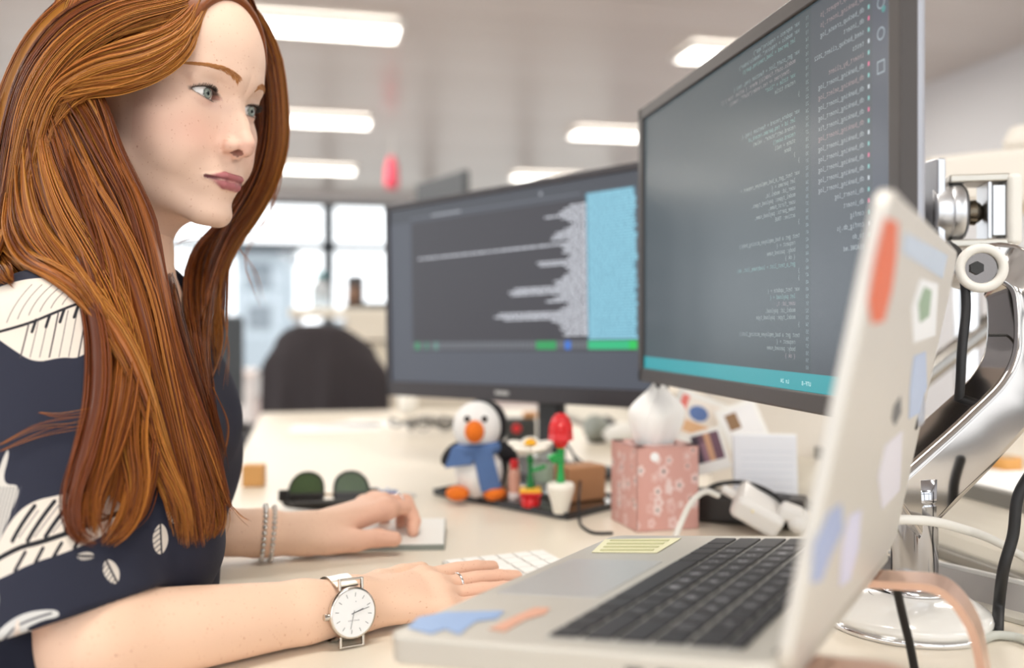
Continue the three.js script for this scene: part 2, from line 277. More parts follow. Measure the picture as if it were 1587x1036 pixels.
// ---------- second monitor ----------
const logTexture = canvasTexture(1280, 720, (c, w, h) => {
  c.fillStyle = '#4b4f5a'; c.fillRect(0, 0, w, h);
  c.fillStyle = '#3d4049'; c.fillRect(0, 0, w, h * 0.085); c.fillStyle = '#6a6e78'; c.fillRect(w * 0.1, h * 0.062, w * 0.68, 4); c.fillStyle = '#a5a8b0'; c.fillRect(w * 0.2, h * 0.058, w * 0.13, 7); c.fillRect(w * 0.64, h * 0.03, 12, 12);
  c.fillStyle = '#312e36'; c.fillRect(w * 0.105, h * 0.09, w * 0.845, h * 0.735);
  const rag = [3, 5, 7, 12, 6, 4, 2, 3, 5, 8, 9, 10, 4, 65, 6, 5, 6, 3, 4, 15, 14, 5, 4, 3, 5, 6, 9, 8, 24, 26, 25, 7, 9, 12, 4, 5, 7, 30, 32, 28, 10, 8, 6, 7, 5, 6];
  rag.forEach((n, i) => { const y = h * (0.115 + i * 0.0139); let x = w * 0.8, end = x - w * (0.025 + n * 0.0098); c.fillStyle = '#dfe2ea'; while (x > end) { const l = 8 + rnd() * 26; c.fillRect(Math.max(x - l, end), y, Math.min(l, x - end), 6.4); x -= l + 4; } });
  c.fillStyle = '#5d8fa3'; c.fillRect(w * 0.8, h * 0.07, w * 0.155, h * 0.7);
  for (let i = 0; i < 50; i++) { let x = w * 0.806; while (x < w * 0.948) { const l = 6 + rnd() * 16; c.fillStyle = '#8fd0e6'; c.fillRect(x, h * (0.075 + i * 0.0139), l, 7.2); x += l + 3; } }
  c.fillStyle = '#4c4e55'; c.fillRect(w * 0.105, h * 0.772, w * 0.85, h * 0.045);
  for (let k = 0; k < 2; k++) for (let i = 0; i < 56; i++) { c.fillStyle = '#6d7077'; c.fillRect(w * (0.11 + i * 0.015), h * (0.777 + k * 0.02), w * 0.011, 8); }
  for (const [a, b, col] of [[0.118, 0.138, '#1f8f5c'], [0.165, 0.178, '#2f7f63'], [0.205, 0.222, '#5d8f84'], [0.62, 0.692, '#179a52'], [0.722, 0.742, '#2b6fd0'], [0.8, 0.935, '#1fb87c'], [0.93, 0.955, '#14c255']]) { c.fillStyle = col; c.fillRect(w * a, h * 0.774, w * (b - a), h * 0.042); }
});
{
  const W = 0.594, H = 0.345, g = thing('monitor', 'wide monitor on a stand showing log text and a cyan column, behind the penguin', 'monitor', V(-0.016, -0.123, -1.4645), -0.7639);
  tagPanel(g, W, H, 0.011, 0.026, 0.03, logTexture, 0.62, std(0x2a2326, 0.4), std(0x1d1b1d, 0.5), 0.4);
  for (const o of g.children) { o.position.applyAxisAngle(V(0, 0, 1), 0.0202); o.rotation.z = 0.0202; o.position.y += H / 2; }
  part(g, 'badge', moved(rbox(0.03, 0.006, 0.001, 0.0004), 0, 0.0135, 0.0004), std(0xaaa8a4, 0.4, 0.5));
  part(g, 'neck', [moved(rbox(0.05, 0.3, 0.022, 0.006), 0, 0.005, -0.12), moved(rbox(0.06, 0.06, 0.075, 0.006), 0, 0.13, -0.07)], darkPlastic);
  part(g, 'stand_foot', rbox(0.24, 0.012, 0.16, 0.005), darkPlastic, [0, DY + 0.123 + 0.0065, -0.1]);
}
// ---------- laptop on its stand ----------
{
  const o = V(-0.0685, -0.1696, -0.5014), g = thing('laptop', 'open silver laptop with stickers on its lid, raised on a rose-gold stand', 'laptop', o);
  g.rotation.set(0, 0, 0); g.quaternion.setFromEuler(new THREE.Euler(-0.01955, -0.53176 + YAW, 0.10952, 'YXZ'));
  const W = 0.304, D = 0.212, alu = std(0xc6c1b8, 0.42, 0.5), well = std(0xb3b1ac, 0.45, 0.5), keyBase = std(0x201e22, 0.5);
  const slab = (w, d, h, r, b = 0.0016) => { const s = extrude(roundedRect(d, w, r, 0, 0, 8), h, b, 3); s.rotateX(-Math.PI / 2); return s; };   // lies in x (depth) and -z (width)
  part(g, 'base', moved(slab(W, D, 0.0118, 0.011), 0, -0.0134, 0), alu);
  part(g, 'trackpad', moved(slab(0.108, 0.072, 0.0003, 0.004, 0.0001), 0.009, -0.0001, -0.098), std(0xc2c0be, 0.36, 0.5));
  part(g, 'keyboard_well', moved(slab(0.277, 0.1035, 0.0003, 0.004, 0.0001), 0.0895, -0.0001, -0.0135), well);
  // key legends, one letter per cell; the whole photograph is mirrored, and so are they
  const chars = 'QWERTYUIOPASDFGHJKLZXCVBNM1234567890-=[];,./';
  const atlas = canvasTexture(512, 512, (c) => { c.fillStyle = '#1d1b1f'; c.fillRect(0, 0, 512, 512); c.fillStyle = '#c9c9d0'; c.font = '30px sans-serif'; c.textAlign = 'center'; for (let i = 0; i < chars.length; i++) { c.save(); c.translate((i % 8) * 64 + 32, Math.floor(i / 8) * 64 + 42); c.scale(-1, 1); c.fillText(chars[i], 0, 0); c.restore(); } });
  const keyMat = std(0xffffff, 0.5, 0, { map: atlas });
  function keyGeo(w, d, ch) {
    const k = rbox(d, 0.0016, w, 0.0012, 1), uv = k.attributes.uv, p = k.attributes.position, n = k.attributes.normal, i = ch ? chars.indexOf(ch) : -1;
    for (let v = 0; v < uv.count; v++) { if (i >= 0 && n.getY(v) > 0.9) { const a = p.getZ(v) / w + 0.5, b = p.getX(v) / d + 0.5; uv.setXY(v, ((i % 8) + 1 - a) / 8, 1 - (Math.floor(i / 8) + 1 - b) / 8); } else uv.setXY(v, 0.98, 0.02); }
    return k;
  }
  const rows = [['fn3', [1.25, 1, 1, 1.25, 5.6, 1.25, 1, 1, 1]], ['ZXCVBNM,./', null, 2.2, 2.4], ['ASDFGHJKL;', null, 1.75, 1.9, 1], ['QWERTYUIOP[]', null, 1.5, 1.0], ['1234567890-=', null, 1, 1.5], ['esc', new Array(14).fill(1.02)]];
  const pitch = 0.0187, x0 = 0.092, depth = [0.0162, 0.0162, 0.0162, 0.0162, 0.0162, 0.009];
  rows.forEach(([cs, widths, lead, trail], r) => {
    const list = widths ? widths.map((w) => [w]) : [[lead], ...[...cs].map((ch) => [1, ch]), [trail]];
    const total = list.reduce((a, [w]) => a + w, 0), unit = 0.273 / total; let z = 0;
    for (const [w, ch] of list) { part(g, 'key', keyGeo(w * unit - 0.0026, depth[r], ch), keyMat, [x0 + r * pitch + depth[r] / 2 - (r === 5 ? 0.001 : 0), 0.0009, -(0.0155 + 0.273 - (z + w * unit / 2))]); z += w * unit; }
  });
  // lid, hinged at the far end of the depth
  const lid = new THREE.Group(); lid.name = 'lid'; lid.position.set(D, -0.002, 0); lid.rotation.z = 1.2662; g.add(lid);
  part(lid, 'lid_shell', moved(slab(W, 0.208, 0.0034, 0.011), 0, -0.0042, 0), std(0xd2cec8, 0.45, 0.45));
  part(lid, 'screen', moved(slab(W - 0.008, 0.198, 0.0002, 0.008, 0.0001), 0.006, 0.0007, -0.004), std(0x0b0b0d, 0.15));
  part(g, 'hinge', moved(cyl(0.0045, 0.0045, W - 0.03, 20), D - 0.001, -0.002, -W / 2, Math.PI / 2, 0, 0), std(0x3a3a3c, 0.4, 0.4));
  part(g, 'port', [moved(rbox(0.009, 0.003, 0.001, 0.0004), D - 0.05, -0.0075, 0.0017), moved(rbox(0.009, 0.003, 0.001, 0.0004), D - 0.066, -0.0075, 0.0017)], darkPlastic);
  // stickers: outlines laid on the lid's back and on the palm rest
  function sticker(parent, name, corners, origin, normal, color, lift, label, tex) {
    const ps = corners.map(([x, y]) => onPlane(parent, origin, normal, x, y));
    const flip = normal.y < 0, poly = ps.map((p) => [p.x, -p.z]), area = poly.reduce((a, p, i) => { const q = poly[(i + 1) % poly.length]; return a + p[0] * q[1] - q[0] * p[1]; }, 0);
    const s = extrude(area < 0 ? poly.reverse() : poly, 0.0003, 0); s.rotateX(-Math.PI / 2);
    const m = part(parent, name, moved(s, 0, origin.y + (flip ? -0.0003 - lift : lift), 0), std(color, 0.45)); m.userData.label = label; return m;
  }
  const LB = V(0, -0.0058, 0), LN = V(0, -1, 0), BT = V(0, 0.0002, 0), BN = V(0, 1, 0);
  sticker(lid, 'sticker', [[1372, 338], [1391, 345], [1388, 400], [1381, 450], [1369, 498], [1350, 502], [1345, 470], [1357, 400]], LB, LN, 0xd8633a, 0.0001, 'long orange sticker');
  sticker(lid, 'sticker', [[1402, 360], [1468, 396], [1460, 432], [1398, 392]], LB, LN, 0xb9c6d8, 0.0001, 'pale blue lettered sticker');
  sticker(lid, 'sticker', [[1426, 432], [1453, 440], [1449, 520], [1415, 532], [1412, 480]], LB, LN, 0xe9ebee, 0.0001, 'white sticker with a green figure');
  sticker(lid, 'sticker_print', [[1431, 445], [1442, 450], [1438, 490], [1424, 500], [1422, 470]], LB, LN, 0x8fa98f, 0.0005, 'green figure');
  sticker(lid, 'sticker', [[1416, 552], [1434, 545], [1436, 600], [1424, 640], [1408, 650], [1410, 600]], LB, LN, 0xb0bfdb, 0.0001, 'blue sticker');
  sticker(lid, 'sticker_print', [[1385, 630], [1395, 614], [1396, 640], [1386, 660], [1382, 650]], LB, LN, 0x56585c, 0.0001, 'small dark mark');
  sticker(lid, 'sticker', [[1372, 690], [1398, 668], [1394, 760], [1366, 790], [1360, 740]], LB, LN, 0xd9d6e0, 0.0001, 'pale lilac sticker');
  sticker(lid, 'sticker', [[1283, 795], [1303, 780], [1306, 820], [1286, 862], [1272, 900], [1256, 905], [1262, 845]], LB, LN, 0x9fadd2, 0.0001, 'blue ragged sticker');
  sticker(lid, 'sticker', [[1316, 800], [1334, 790], [1330, 850], [1316, 900], [1300, 910], [1304, 850]], LB, LN, 0xd0cfe6, 0.0001, 'pale violet sticker');
  sticker(g, 'sticker', [[917, 857], [938, 837], [1056, 835], [1018, 858]], BT, BN, 0xe4e0bb, 0.0001, 'pale yellow printed sticker');
  for (let k = 0; k < 4; k++) sticker(g, 'sticker_print', [[930 + k * 5, 855 - k * 5], [1012 + k * 8, 855 - k * 5], [1014 + k * 8, 853 - k * 5], [932 + k * 5, 853 - k * 5]], BT, BN, 0xc6c493, 0.0006, 'line of print');
  sticker(g, 'sticker', [[632, 974], [648, 958], [690, 950], [782, 948], [770, 960], [738, 964], [724, 974], [712, 985], [690, 976], [668, 984]], BT, BN, 0x8ba6cf, 0.0001, 'blue ragged sticker');
  sticker(g, 'sticker', [[757, 976], [790, 960], [828, 943], [852, 943], [846, 952], [812, 962], [782, 980]], BT, BN, 0xd59f86, 0.0001, 'salmon sticker');
}
{ // rose-gold stand: two bent flat bars joined at the back
  const B = V(0.12, DY, -0.52), g = thing('laptop_stand', 'rose-gold bent metal laptop stand under the silver laptop', 'laptop stand', B);
  const rose = std(0xd9b29c, 0.28, 0.75), toW = new THREE.Matrix4().compose(V(-0.0685, -0.1696, -0.5014), new THREE.Quaternion().setFromEuler(new THREE.Euler(-0.01955, -0.53176, 0.10952, 'YXZ')), V(1, 1, 1));
  const lp = (x, y, z) => V(x, y, z).applyMatrix4(toW).sub(B);
  const prof = (pts, n = 10) => { const c = new THREE.CatmullRomCurve3(pts.map(([x, y]) => V(x, y, 0)), false, 'centripetal'); return c.getPoints(n); };
  for (const z of [-0.052, -0.252]) {       // the two arms, each a flat bar under the base that bends down to the table
    const line = prof([[0.03, -0.0185], [0.15, -0.0185], [0.222, -0.0185], [0.252, -0.022], [0.266, -0.042], [0.27, -0.075], [0.272, -0.126]], 40), w = 0.017, t = 0.005;
    const pos = [], idx = [];
    line.forEach((p, i) => { const a = line[Math.max(0, i - 1)], b = line[Math.min(line.length - 1, i + 1)], T = b.clone().sub(a).normalize(), N = V(-T.y, T.x, 0); for (const [s, u] of [[1, 1], [1, -1], [-1, -1], [-1, 1]]) { const q = lp(p.x + N.x * t * s / 2, p.y + N.y * t * s / 2, z + w * u); pos.push(q.x, Math.max(q.y, 0.001), q.z); } });
    for (let i = 0; i < line.length - 1; i++) for (let j = 0; j < 4; j++) { const a = i * 4 + j, b = i * 4 + (j + 1) % 4; idx.push(a, a + 4, b, b, a + 4, b + 4); }
    const e = (line.length - 1) * 4; idx.push(0, 1, 2, 0, 2, 3, e, e + 2, e + 1, e, e + 3, e + 2);
    let geo = new THREE.BufferGeometry(); geo.setAttribute('position', new THREE.Float32BufferAttribute(pos, 3)); geo.setIndex(idx); geo = geo.toNonIndexed(); geo.computeVertexNormals();
    part(g, 'support_bar', geo, rose);
    part(g, 'rubber_pad', moved(rbox(0.012, 0.004, 0.026, 0.001), ...lp(0.03, -0.017, z).toArray()), white);
  }
  const a = lp(0.268, -0.121, -0.07), b = lp(0.268, -0.121, -0.234); a.y = b.y = 0.004;
  part(g, 'cross_bar', between(a, b, 0.004, 16), rose);
}
// ---------- things on the desk ----------
{ // trackpad under the far hand
  const B = onDesk(612, 850), g = thing('trackpad', 'thin white wedge trackpad under the woman\'s far hand', 'trackpad', B, 0.06);
  const wedge = extrude([[0, 0], [0.105, 0], [0.105, 0.011], [0, 0.0045]], 0.155, 0.0006); wedge.rotateY(Math.PI / 2); 
  part(g, 'body', moved(wedge, -0.1, 0.0007, 0.012), std(0x8b918c, 0.4, 0.4));
  part(g, 'touch_plate', moved(rbox(0.153, 0.0012, 0.104, 0.0005), -0.022, 0.0093, -0.042, 0.062, 0, 0), std(0xf0eee9, 0.3));
}
{ // keyboard, its far end showing past the near hand
  const B = V(-0.073, DY, -0.945), g = thing('keyboard', 'slim white keyboard under the woman\'s near hand', 'keyboard', B, -1.17);
  part(g, 'body', moved(rbox(0.28, 0.006, 0.115, 0.002), 0.14, 0.004, -0.0575), std(0xd5d3ce, 0.4, 0.4));
  const k = rbox(0.0162, 0.0022, 0.0162, 0.001, 1), m = std(0xf4f2ee, 0.45);
  for (let r = 0; r < 6; r++) for (let i = 0; i < 14; i++) part(g, 'key', k, m, [0.0145 + i * 0.0192, 0.0078, -0.0105 - r * 0.0188]);
}
{ // black tray of desk toys
  const L = V(-0.1165, DY, -1.342), F = V(0.0709, DY, -1.166), dir = F.clone().sub(L).normalize(), ry = -Math.atan2(dir.z, dir.x), back = V(dir.z, 0, -dir.x);
  const C = L.clone().add(F).multiplyScalar(0.5).addScaledVector(back, 0.075);
  const g = thing('tray', 'shallow glossy black tray that carries the penguin and toy flowers', 'tray', C, ry);
  const gloss = phys(0x151215, 0.16, 0, { clearcoat: 0.5 });
  part(g, 'plate', moved(rbox(0.257, 0.007, 0.15, 0.003), 0, 0.0035, 0), gloss);
  part(g, 'rim', [moved(rbox(0.257, 0.003, 0.004, 0.001), 0, 0.0085, 0.073), moved(rbox(0.257, 0.003, 0.004, 0.001), 0, 0.0085, -0.073), moved(rbox(0.004, 0.003, 0.15, 0.001), 0.1265, 0.0085, 0), moved(rbox(0.004, 0.003, 0.15, 0.001), -0.1265, 0.0085, 0)], gloss);
}
const TRAY = DY + 0.0072;
const onTray = (px, py) => P(px, py, -TRAY * FOCAL / (py - HORIZON));
{ // plush penguin
  const B = onTray(741, 771), g = thing('plush_penguin', 'plush penguin with orange beak and blue scarf sitting on the black tray', 'plush toy', B, -0.05);
  const fuzz = noiseTexture(128, () => rnd()), plush = (c) => phys(c, 0.95, 0, { sheen: 0.35, sheenRoughness: 0.6, sheenColor: new THREE.Color(0.8, 0.8, 0.8), bumpMap: fuzz, bumpScale: 0.0012 });
  const wht = plush(0xeeecea), blk = plush(0x1d1b1f), org = plush(0xf07a1c), blue = phys(0x5572a4, 0.9, 0, { sheen: 0.3, bumpMap: fuzz, bumpScale: 0.001 });
  const ell = (rx, ry, rz, x, y, z, q = [0, 0, 0]) => { const s = sph(1, 36, 26); s.scale(rx, ry, rz); return moved(s, x, y, z, ...q); };
  part(g, 'body', ell(0.035, 0.042, 0.031, 0.002, 0.04, 0), wht);
  part(g, 'back', ell(0.0375, 0.043, 0.03, 0.004, 0.042, -0.007), blk);
  part(g, 'head', ell(0.034, 0.036, 0.031, -0.001, 0.099, 0.003), wht);
  part(g, 'hood', ell(0.0345, 0.0365, 0.031, 0.006, 0.1005, -0.012), blk);
  part(g, 'beak', ell(0.0135, 0.0155, 0.015, -0.002, 0.096, 0.034), org);
  for (const x of [-0.0125, 0.0115]) part(g, 'eye', ell(0.0042, 0.0044, 0.003, x, 0.113, 0.031), std(0x0c0b0d, 0.15));
  part(g, 'wing', ell(0.011, 0.021, 0.012, -0.036, 0.061, 0.002, [0, 0, -0.75]), blk);
  part(g, 'wing', ell(0.013, 0.02, 0.013, 0.038, 0.065, 0.004, [0, 0, 0.95]), blk);
  for (const x of [-0.027, 0.025]) part(g, 'foot', ell(0.0165, 0.0105, 0.018, x, 0.009, 0.02), org);
  const sc = part(g, 'scarf', moved(new THREE.TorusGeometry(0.0265, 0.009, 14, 40), 0, 0.069, 0.002, Math.PI / 2, 0.08, 0), blue);
  const tail = extrude([[-0.012, 0.004], [0.012, 0.002], [0.024, -0.046], [0.0, -0.052]], 0.004, 0.002, 2);
  part(sc, 'scarf_end', moved(tail, 0.008, 0.066, 0.030, 0.06, 0.1, 0), blue);
  part(sc, 'scarf_end', moved(extrude([[-0.02, 0.008], [0.014, 0.01], [0.006, -0.012], [-0.03, -0.018]], 0.004, 0.002, 2), -0.012, 0.064, 0.027, -0.1, -0.25, 0), blue);
  part(sc, 'scarf_fold', ell(0.014, 0.011, 0.007, 0.004, 0.066, 0.029), blue);
}
{ // lip balm tube
  const B = onTray(797, 779), g = thing('lip_balm', 'clear pink lip balm tube with a red cap beside the penguin', 'lip balm', B);
  part(g, 'tube', lathe([[0, 0], [0.0075, 0], [0.008, 0.002], [0.0078, 0.04], [0.006, 0.046], [0, 0.046]], 28), phys(0xf1b7a3, 0.2, 0, { transmission: 0.3, thickness: 0.01 }));
  part(g, 'foil_base', lathe([[0, 0.0002], [0.0083, 0.0002], [0.0083, 0.014], [0, 0.014]], 28), std(0xd9cfcd, 0.3, 0.3));
  part(g, 'cap', lathe([[0, 0.046], [0.0058, 0.046], [0.0058, 0.057], [0.005, 0.0585], [0, 0.0585]], 28), std(0xd9242c, 0.35));
}
const leafGreen = std(0x16a34e, 0.3), deepGreen = std(0x0c7a3a, 0.3), brightRed = std(0xd81c22, 0.28), ivory = std(0xf1ede2, 0.3), yellow = std(0xf0b51f, 0.35);
const stud = () => lathe([[0, 0], [0.003, 0], [0.003, 0.002], [0, 0.0022]], 16);
{ // toy flower pot with a white blossom
  const B = onTray(822, 786), g = thing('toy_flower', 'white toy blossom with yellow middle in a small red pot', 'toy flower', B);
  part(g, 'pot', [moved(lathe([[0, 0], [0.0115, 0], [0.013, 0.003], [0.0135, 0.017], [0, 0.017]], 8), 0, 0, 0), moved(rbox(0.029, 0.004, 0.029, 0.001), 0, 0.0185, 0)], brightRed);
  part(g, 'pot_rim', moved(rbox(0.0285, 0.005, 0.0285, 0.001), 0, 0.023, 0), yellow);
  part(g, 'stem', [moved(cyl(0.003, 0.006, 0.022, 12), 0, 0.036, 0), moved(cyl(0.0035, 0.003, 0.024, 12), 0, 0.058, 0), moved(cyl(0.0055, 0.004, 0.006, 12), 0, 0.062, 0)], deepGreen);
  const leaf = extrude([[0, -0.003], [0.012, -0.004], [0.018, 0.001], [0.012, 0.004], [0, 0.003]], 0.003, 0.0008); part(g, 'leaf', moved(leaf, 0.002, 0.05, 0, Math.PI / 2, 0.3, 0), leafGreen);
  for (let i = 0; i < 5; i++) { const a = i * 1.257 + 0.3; const s = sph(1, 20, 14); s.scale(0.0155, 0.0045, 0.0125); part(g, 'petal', moved(s, 0.0165 * Math.cos(a), 0.081 + 0.003 * Math.sin(a), -0.0165 * Math.sin(a), 0.1, a, 0.2), ivory); }
  part(g, 'flower_middle', [moved(cyl(0.007, 0.008, 0.006, 16), 0, 0.086, 0), moved(stud(), 0, 0.089, 0)], yellow);
}
{ // toy rose in a white vase
  const B = onTray(869, 796), g = thing('toy_rose', 'red toy rose with green stem in a white faceted vase', 'toy flower', B);
  part(g, 'vase', [lathe([[0, 0], [0.009, 0], [0.0105, 0.003], [0.0125, 0.012], [0.0178, 0.03], [0.0185, 0.036], [0.016, 0.0395], [0.0, 0.04]], 10), moved(rbox(0.016, 0.004, 0.016, 0.001), 0, 0.002, 0)], ivory);
  part(g, 'stem', [moved(cyl(0.0038, 0.0058, 0.016, 12), 0, 0.047, 0), moved(cyl(0.0048, 0.0038, 0.03, 12), 0, 0.069, 0)], leafGreen);
  const leaf = extrude([[0, -0.004], [-0.01, -0.005], [-0.016, 0.002], [-0.008, 0.006], [0, 0.004]], 0.004, 0.001); part(g, 'leaf', moved(leaf, 0, 0.072, 0.002, 0.4, 0, 0), leafGreen);
  part(g, 'bud_cup', lathe([[0, 0.083], [0.006, 0.084], [0.012, 0.093], [0.0152, 0.106], [0.0135, 0.118], [0.0, 0.12]], 6), brightRed);
  for (let i = 0; i < 6; i++) { const a = i * 1.047, pt = extrude([[-0.007, 0], [0.007, 0], [0.0088, 0.018], [0.004, 0.029], [-0.004, 0.029], [-0.0088, 0.018]], 0.003, 0.001); part(g, 'petal', moved(moved(pt, 0, 0, 0.0105, -0.16, 0, 0), 0, 0.0945, 0, 0, a, 0), brightRed); }
  part(g, 'bud_tip', [moved(rbox(0.014, 0.012, 0.014, 0.003), 0, 0.122, 0, 0, 0.4, 0), moved(stud(), 0, 0.127, 0)], brightRed);
}
{ // wooden block and small glass jar behind them
  const B = onTray(906, 776), g = thing('wooden_block', 'tan wooden block with a white label at the tray\'s corner', 'wooden block', B, 0.55);
  part(g, 'block', moved(rbox(0.062, 0.048, 0.04, 0.003), 0, 0.024, -0.012), std(0xb07f58, 0.6));
  part(g, 'label', moved(rbox(0.001, 0.018, 0.016, 0.0004), 0.0314, 0.03, -0.006), white);
  const J = onTray(842, 765), j = thing('glass_jar', 'small clear glass jar with green print behind the toy flowers', 'jar', J);
  part(j, 'jar', lathe([[0, 0.001], [0.014, 0.001], [0.0155, 0.006], [0.0155, 0.05], [0.012, 0.058], [0.012, 0.064], [0.0105, 0.064], [0.0105, 0.057], [0.0138, 0.049], [0.0138, 0.008], [0, 0.006]], 32), phys(0xeef3f0, 0.1, 0, { transmission: 0.75, thickness: 0.004 }));
  part(j, 'lid', lathe([[0, 0.0645], [0.013, 0.0645], [0.013, 0.073], [0, 0.0735]], 28), std(0xdde3df, 0.4));
  part(j, 'print', lathe([[0.0157, 0.018], [0.0158, 0.018], [0.0158, 0.045], [0.0157, 0.045]], 32), std(0xb9cfb9, 0.5));
  const K = onTray(786, 762), k = thing('cup', 'small cream ceramic cup behind the lip balm', 'cup', K);
  part(k, 'cup', lathe([[0, 0.001], [0.014, 0.001], [0.018, 0.012], [0.0185, 0.036], [0.0172, 0.036], [0.0165, 0.014], [0, 0.006]], 32), std(0xe6d9c4, 0.5));
}
{ // tissue box
  const F = V(0.1497, DY, -1.101), R = V(0.2235, DY, -1.122), ry = -Math.atan2(R.z - F.z, R.x - F.x), S = 0.082, H = 0.102;
  const u = R.clone().sub(F).normalize(), w = V(u.z, 0, -u.x), C = F.clone().addScaledVector(u, S / 2).addScaledVector(w, S / 2);
  const pinkTex = canvasTexture(512, 512, (c) => {
    c.fillStyle = '#d3a096'; c.fillRect(0, 0, 512, 512); let s = 7; const r = () => (s = (s * 16807) % 2147483647) / 2147483647;
    for (let i = 0; i < 26; i++) { const x = r() * 512, y = r() * 512, q = 14 + r() * 14; c.fillStyle = ['#e3c5c1', '#dcb3ac', '#e6cfcb'][i % 3]; for (let k = 0; k < 5; k++) { c.beginPath(); c.arc(x + q * Math.cos(k * 1.257), y + q * Math.sin(k * 1.257), q * 0.62, 0, 7); c.fill(); } c.fillStyle = ['#4f5a56', '#d39a92', '#7d8b86', '#e9dcd8'][i % 4]; c.beginPath(); c.arc(x, y, q * 0.4, 0, 7); c.fill(); }
  });
  const g = thing('tissue_box', 'pink flowered cube tissue box with a white tissue pulled up', 'tissue box', C, ry), card = std(0xffffff, 0.55, 0, { map: pinkTex });
  part(g, 'box', [moved(rbox(S, H, 0.002, 0.0008), 0, H / 2, S / 2 - 0.001), moved(rbox(S, H, 0.002, 0.0008), 0, H / 2, -S / 2 + 0.001), moved(rbox(0.002, H, S, 0.0008), S / 2 - 0.001, H / 2, 0), moved(rbox(0.002, H, S, 0.0008), -S / 2 + 0.001, H / 2, 0), moved(rbox(S, 0.002, S, 0.0008), 0, 0.001, 0), moved(rbox(S, 0.002, 0.02, 0.0008), 0, H - 0.001, S / 2 - 0.01), moved(rbox(S, 0.002, 0.02, 0.0008), 0, H - 0.001, -S / 2 + 0.01), moved(rbox(0.014, 0.002, S, 0.0008), S / 2 - 0.007, H - 0.001, 0), moved(rbox(0.014, 0.002, S, 0.0008), -S / 2 + 0.007, H - 0.001, 0)], card);
  part(g, 'silver_dot', moved(cyl(0.0055, 0.0055, 0.0008, 24), -0.018, H - 0.012, S / 2 + 0.0004, Math.PI / 2, 0, 0), std(0xf4f4f4, 0.3));
  // crumpled sheet: a folded fan that widens upwards
  const n = 64, m = 16, pos = [], idx = [];
  for (let j = 0; j <= m; j++) for (let i = 0; i <= n; i++) { const t = j / m, a = i / n * Math.PI * 2, rad = mix(0.018, 0.034, Math.sin(t * 2.2)) * (1 + 0.13 * Math.sin(a * 4 + t * 2.5) + 0.06 * Math.sin(a * 7 + 1 + t)) * (1 - 0.8 * sstep(0.55, 1, t)), top = t * (0.085 + 0.006 * Math.sin(a * 2 + 0.7)); pos.push(rad * Math.cos(a) + 0.006 * t, H - 0.012 + top, rad * 0.7 * Math.sin(a)); }
  for (let j = 0; j < m; j++) for (let i = 0; i < n; i++) { const a = j * (n + 1) + i; idx.push(a, a + n + 1, a + 1, a + 1, a + n + 1, a + n + 2); }
  const t = new THREE.BufferGeometry(); t.setAttribute('position', new THREE.Float32BufferAttribute(pos, 3)); t.setIndex(idx); t.computeVertexNormals();
  part(g, 'tissue', t, std(0xf6f4f1, 0.9, 0, { side: THREE.DoubleSide }));
}
